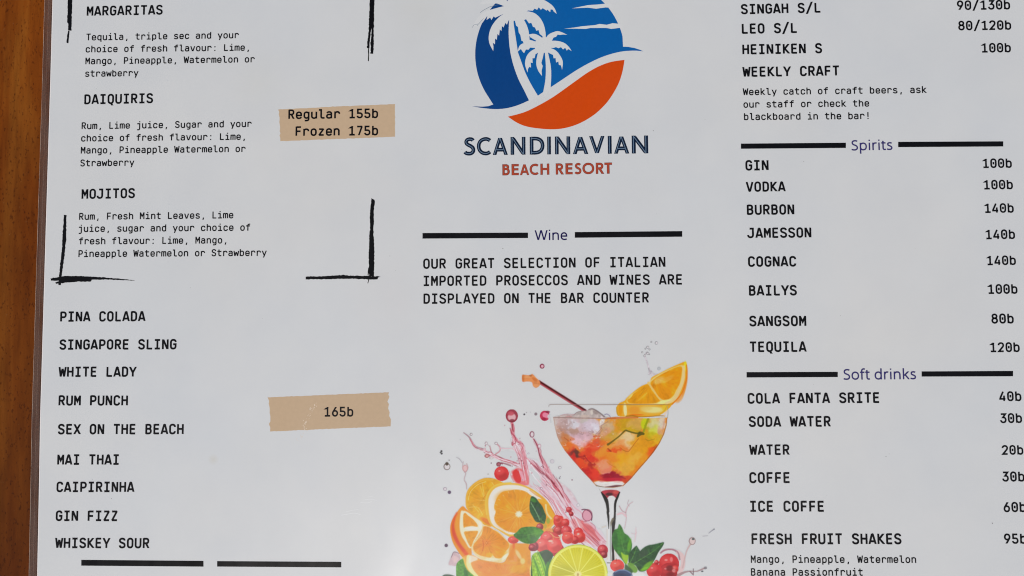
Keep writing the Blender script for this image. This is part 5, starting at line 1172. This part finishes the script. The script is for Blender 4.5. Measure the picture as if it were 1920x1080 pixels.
leaf(zI, [(25, 930), (80, 880), (150, 810), (250, 790), (380, 790), (470, 820), (530, 860), (520, 900), (470, 960), (400, 1050), (300, 1075), (200, 1060), (100, 1000)], [(525, 880), (400, 900), (250, 930), (60, 945)], (56, 112, 40), 2)
blobs(zI, [(430, 880, 80, 50, (84, 146, 36), .6, -20), (150, 950, 100, 40, (44, 84, 44), .6), (360, 1000, 60, 40, (52, 96, 60), .5)])
el('mint_leaves_print', 'bright mint sprig beside the lime')
fill(zB([(205, 890), (250, 870), (300, 860), (345, 900), (330, 960), (310, 1100), (170, 1100), (165, 960), (170, 910)]), tex((44, 84, 52), N2, .25), 1)
leaf(zB, [(205, 880), (240, 910), (270, 980), (290, 1060), (280, 1130), (190, 1130), (170, 1040), (168, 920)], [(270, 1100), (240, 1000), (205, 900)], (134, 176, 44), 3, light=(190, 210, 90))
for p_ in ([(170, 910), (190, 930), (230, 1000), (262, 1090), (236, 1096), (200, 1020)], [(215, 870), (240, 900), (276, 970), (300, 1080), (284, 1090), (250, 990)], [(305, 960), (300, 1010), (286, 1090), (272, 1090), (276, 1020)]): fill(zB(p_), (120, 176, 50), .85, 1)
for p_ in ([(175, 915), (210, 990), (245, 1090)], [(218, 880), (258, 970), (288, 1080)], [(302, 970), (290, 1030), (278, 1090)], [(190, 960), (215, 1030), (225, 1090)]): line(zB(p_), 1.3, (50, 104, 34), .8)
fill(zB([(245, 890), (300, 870), (345, 900), (330, 930), (290, 960), (260, 930)]), (38, 66, 44), 1, 1.5); fill(zB([(300, 960), (330, 1000), (300, 1100), (280, 1060)]), (60, 120, 50), .9, 1)
el('mint_leaf_print', 'green leaf tucked under the orange at the left')
leaf(zJ, [(140, 900), (180, 830), (250, 790), (280, 880), (330, 980), (420, 1060), (500, 1150), (520, 1250), (160, 1250), (140, 1080)], [(200, 1200), (220, 1000), (230, 830)], (78, 138, 50), 4)
blobs(zJ, [(300, 1040, 30, 80, (30, 90, 40), .7, -15)]); fill(zC([(215, 1090), (240, 1068), (290, 1068), (330, 1085), (330, 1110), (215, 1110)]), (70, 84, 70), 1)

# -- lime
el('lime_slice_print', 'round lime slice with pale green rim')
lx, ly = zB([(556, 1066)])[0]; lr = 56.0
blob(lx, ly, lr, lr * 1.0, (172, 184, 48), 1, 0, 1)
blob(lx, ly, lr - 1.6, lr - 1.6, (208, 210, 96), 1, 0, 1); blob(lx, ly, lr - 5.6, lr - 5.6, (192, 184, 18), 1, 0, 1)
slr = bb(lx - lr, ly - lr, lx + lr, ly + lr); rr = np.hypot(GX - lx, GY - ly); ang = np.arctan2(GY - ly, GX - lx)
strk = np.sin(ang * 61 + N2 * 5) * .5 + .5
put(slr, ((rr < lr - 6.5) * 1.0)[slr], np.clip(np.array((184, 178, 16)) + (strk[..., None] - .5) * np.array((30, 26, 40)), 0, 255), .5)
blob(lx - 24, ly + 6, 26, 26, (160, 160, 56), .55); blob(lx + 22, ly - 4, 20, 30, (188, 186, 10), .5); blob(lx - 6, ly - 30, 26, 16, (196, 190, 20), .5)
for a_ in (-160, -131, -108, -80, -52, -22, 8, 172): 
    line([(lx + 5 * math.cos(math.radians(a_)), ly + 5 * math.sin(math.radians(a_))), (lx + (lr - 6) * math.cos(math.radians(a_)), ly + (lr - 6) * math.sin(math.radians(a_)))], [1.3, 2.2], (216, 216, 110), .8, .7, False)
blob(lx, ly, 7, 6, (216, 206, 130), .95, 0, .5); blob(lx, ly + .5, 2, 3, (150, 120, 60), .7)

# -- mint right
el('mint_leaves_print', 'fresh mint sprig of three leaves right of the stem')
leaf(zK, [(370, 205), (420, 270), (450, 350), (520, 400), (570, 480), (585, 580), (560, 680), (520, 780), (480, 880), (430, 820), (350, 720), (280, 620), (248, 500), (250, 400), (290, 300), (340, 280)], [(475, 840), (450, 680), (410, 500), (370, 240)], (52, 108, 44), 5)
blobs(zK, [(400, 420, 60, 120, (62, 122, 46), .6), (540, 560, 30, 110, (100, 160, 40), .7, 10), (300, 480, 40, 120, (44, 86, 46), .6)])
leaf(zK, [(660, 570), (690, 610), (720, 660), (720, 720), (660, 800), (600, 900), (540, 880), (525, 780), (550, 680), (610, 610)], [(550, 860), (610, 740), (660, 600)], (42, 78, 48), 6, 3)
leaf(zK, [(1122, 512), (1100, 580), (1030, 680), (970, 800), (900, 900), (830, 980), (760, 1005), (700, 990), (640, 900), (560, 870), (600, 800), (690, 700), (760, 620), (850, 565), (960, 545), (1040, 525)], [(600, 880), (760, 780), (920, 680), (1100, 530)], (42, 76, 46), 7)
blobs(zK, [(850, 900, 110, 40, (110, 166, 40), .8, -38), (800, 960, 80, 26, (120, 180, 40), .7, -20), (780, 700, 80, 60, (56, 70, 58), .6, -30), (980, 620, 80, 40, (56, 100, 56), .6, -30)])
fill(zK([(400, 680), (460, 720), (520, 730), (515, 810), (490, 880), (430, 800)]), (140, 178, 40), .95, 1); fill(zK([(510, 870), (580, 860), (650, 920), (680, 980), (640, 1030), (560, 980)]), (96, 140, 50), .95, 1); fill(zK([(470, 880), (540, 930), (600, 1000), (560, 1040), (470, 1000)]), (40, 76, 40), .9, 1.5)
el('blueberry_print', 'dark blueberry at the bottom edge')
bx, by = zK([(420, 1120)])[0]; blob(bx, by, 21, 17, (44, 62, 100), 1, 0, 1); blob(bx - 3, by - 2, 14, 8, (24, 34, 66), .8); line(zK([(300, 1010), (380, 980), (480, 985), (560, 1030)]), 2.4, (120, 136, 166), .7)
blob(*zK([(700, 1075)])[0], 13, 6, (206, 208, 208), .9)
blob(*zK([(215, 1060)])[0], 6, 5, (196, 200, 196), .9)

PIC = (img, lab)
def build_picture():
    qx, qy = GX, GY
    WX, WY = place_np(qx.ravel(), qy.ravel())
    col = img.reshape(-1, 3)
    alb = np.clip((lin(col) - 0.004) / (PAPER_LOOK - 0.004), 0.004, 1.2) * PAPER
    rgba = np.concatenate([alb, np.ones((len(alb), 1))], 1).astype(np.float32)
    m, t, b, L = new_mat('cocktail_picture_print')
    at = t.nodes.new('ShaderNodeVertexColor'); at.layer_name = 'print'
    L.new(at.outputs['Color'], b.inputs['Base Color']); laminate(m, t, b)
    corners = np.stack([lab[:-1, :-1], lab[:-1, 1:], lab[1:, 1:], lab[1:, :-1]], -1)
    q = corners.max(-1)
    idx = np.arange(GW * GH).reshape(GH, GW)
    Q = np.stack([idx[1:, :-1], idx[1:, 1:], idx[:-1, 1:], idx[:-1, :-1]], -1)
    root = None
    for e, (name, label) in enumerate(ELS, 1):
        f = Q[q == e]
        if not len(f): continue
        used, inv = np.unique(f.ravel(), return_inverse=True)
        me = bpy.data.meshes.new(name)
        me.vertices.add(len(used)); me.loops.add(f.size); me.polygons.add(len(f))
        co = np.stack([WX[used], WY[used], np.full(len(used), 0.00003)], 1).astype(np.float32)
        me.vertices.foreach_set('co', co.ravel()); me.loops.foreach_set('vertex_index', inv.astype(np.int32))
        me.polygons.foreach_set('loop_start', np.arange(0, f.size, 4, dtype=np.int32))
        ca = me.color_attributes.new('print', 'FLOAT_COLOR', 'POINT'); ca.data.foreach_set('color', rgba[used].ravel())
        me.update(calc_edges=True); me.validate()
        if root is None:
            root = link_obj('cocktail_picture', me, menu, 'printed fruit and cocktail picture with a pink splash', m)
        else: link_obj(name, me, root, label, m)
build_picture()
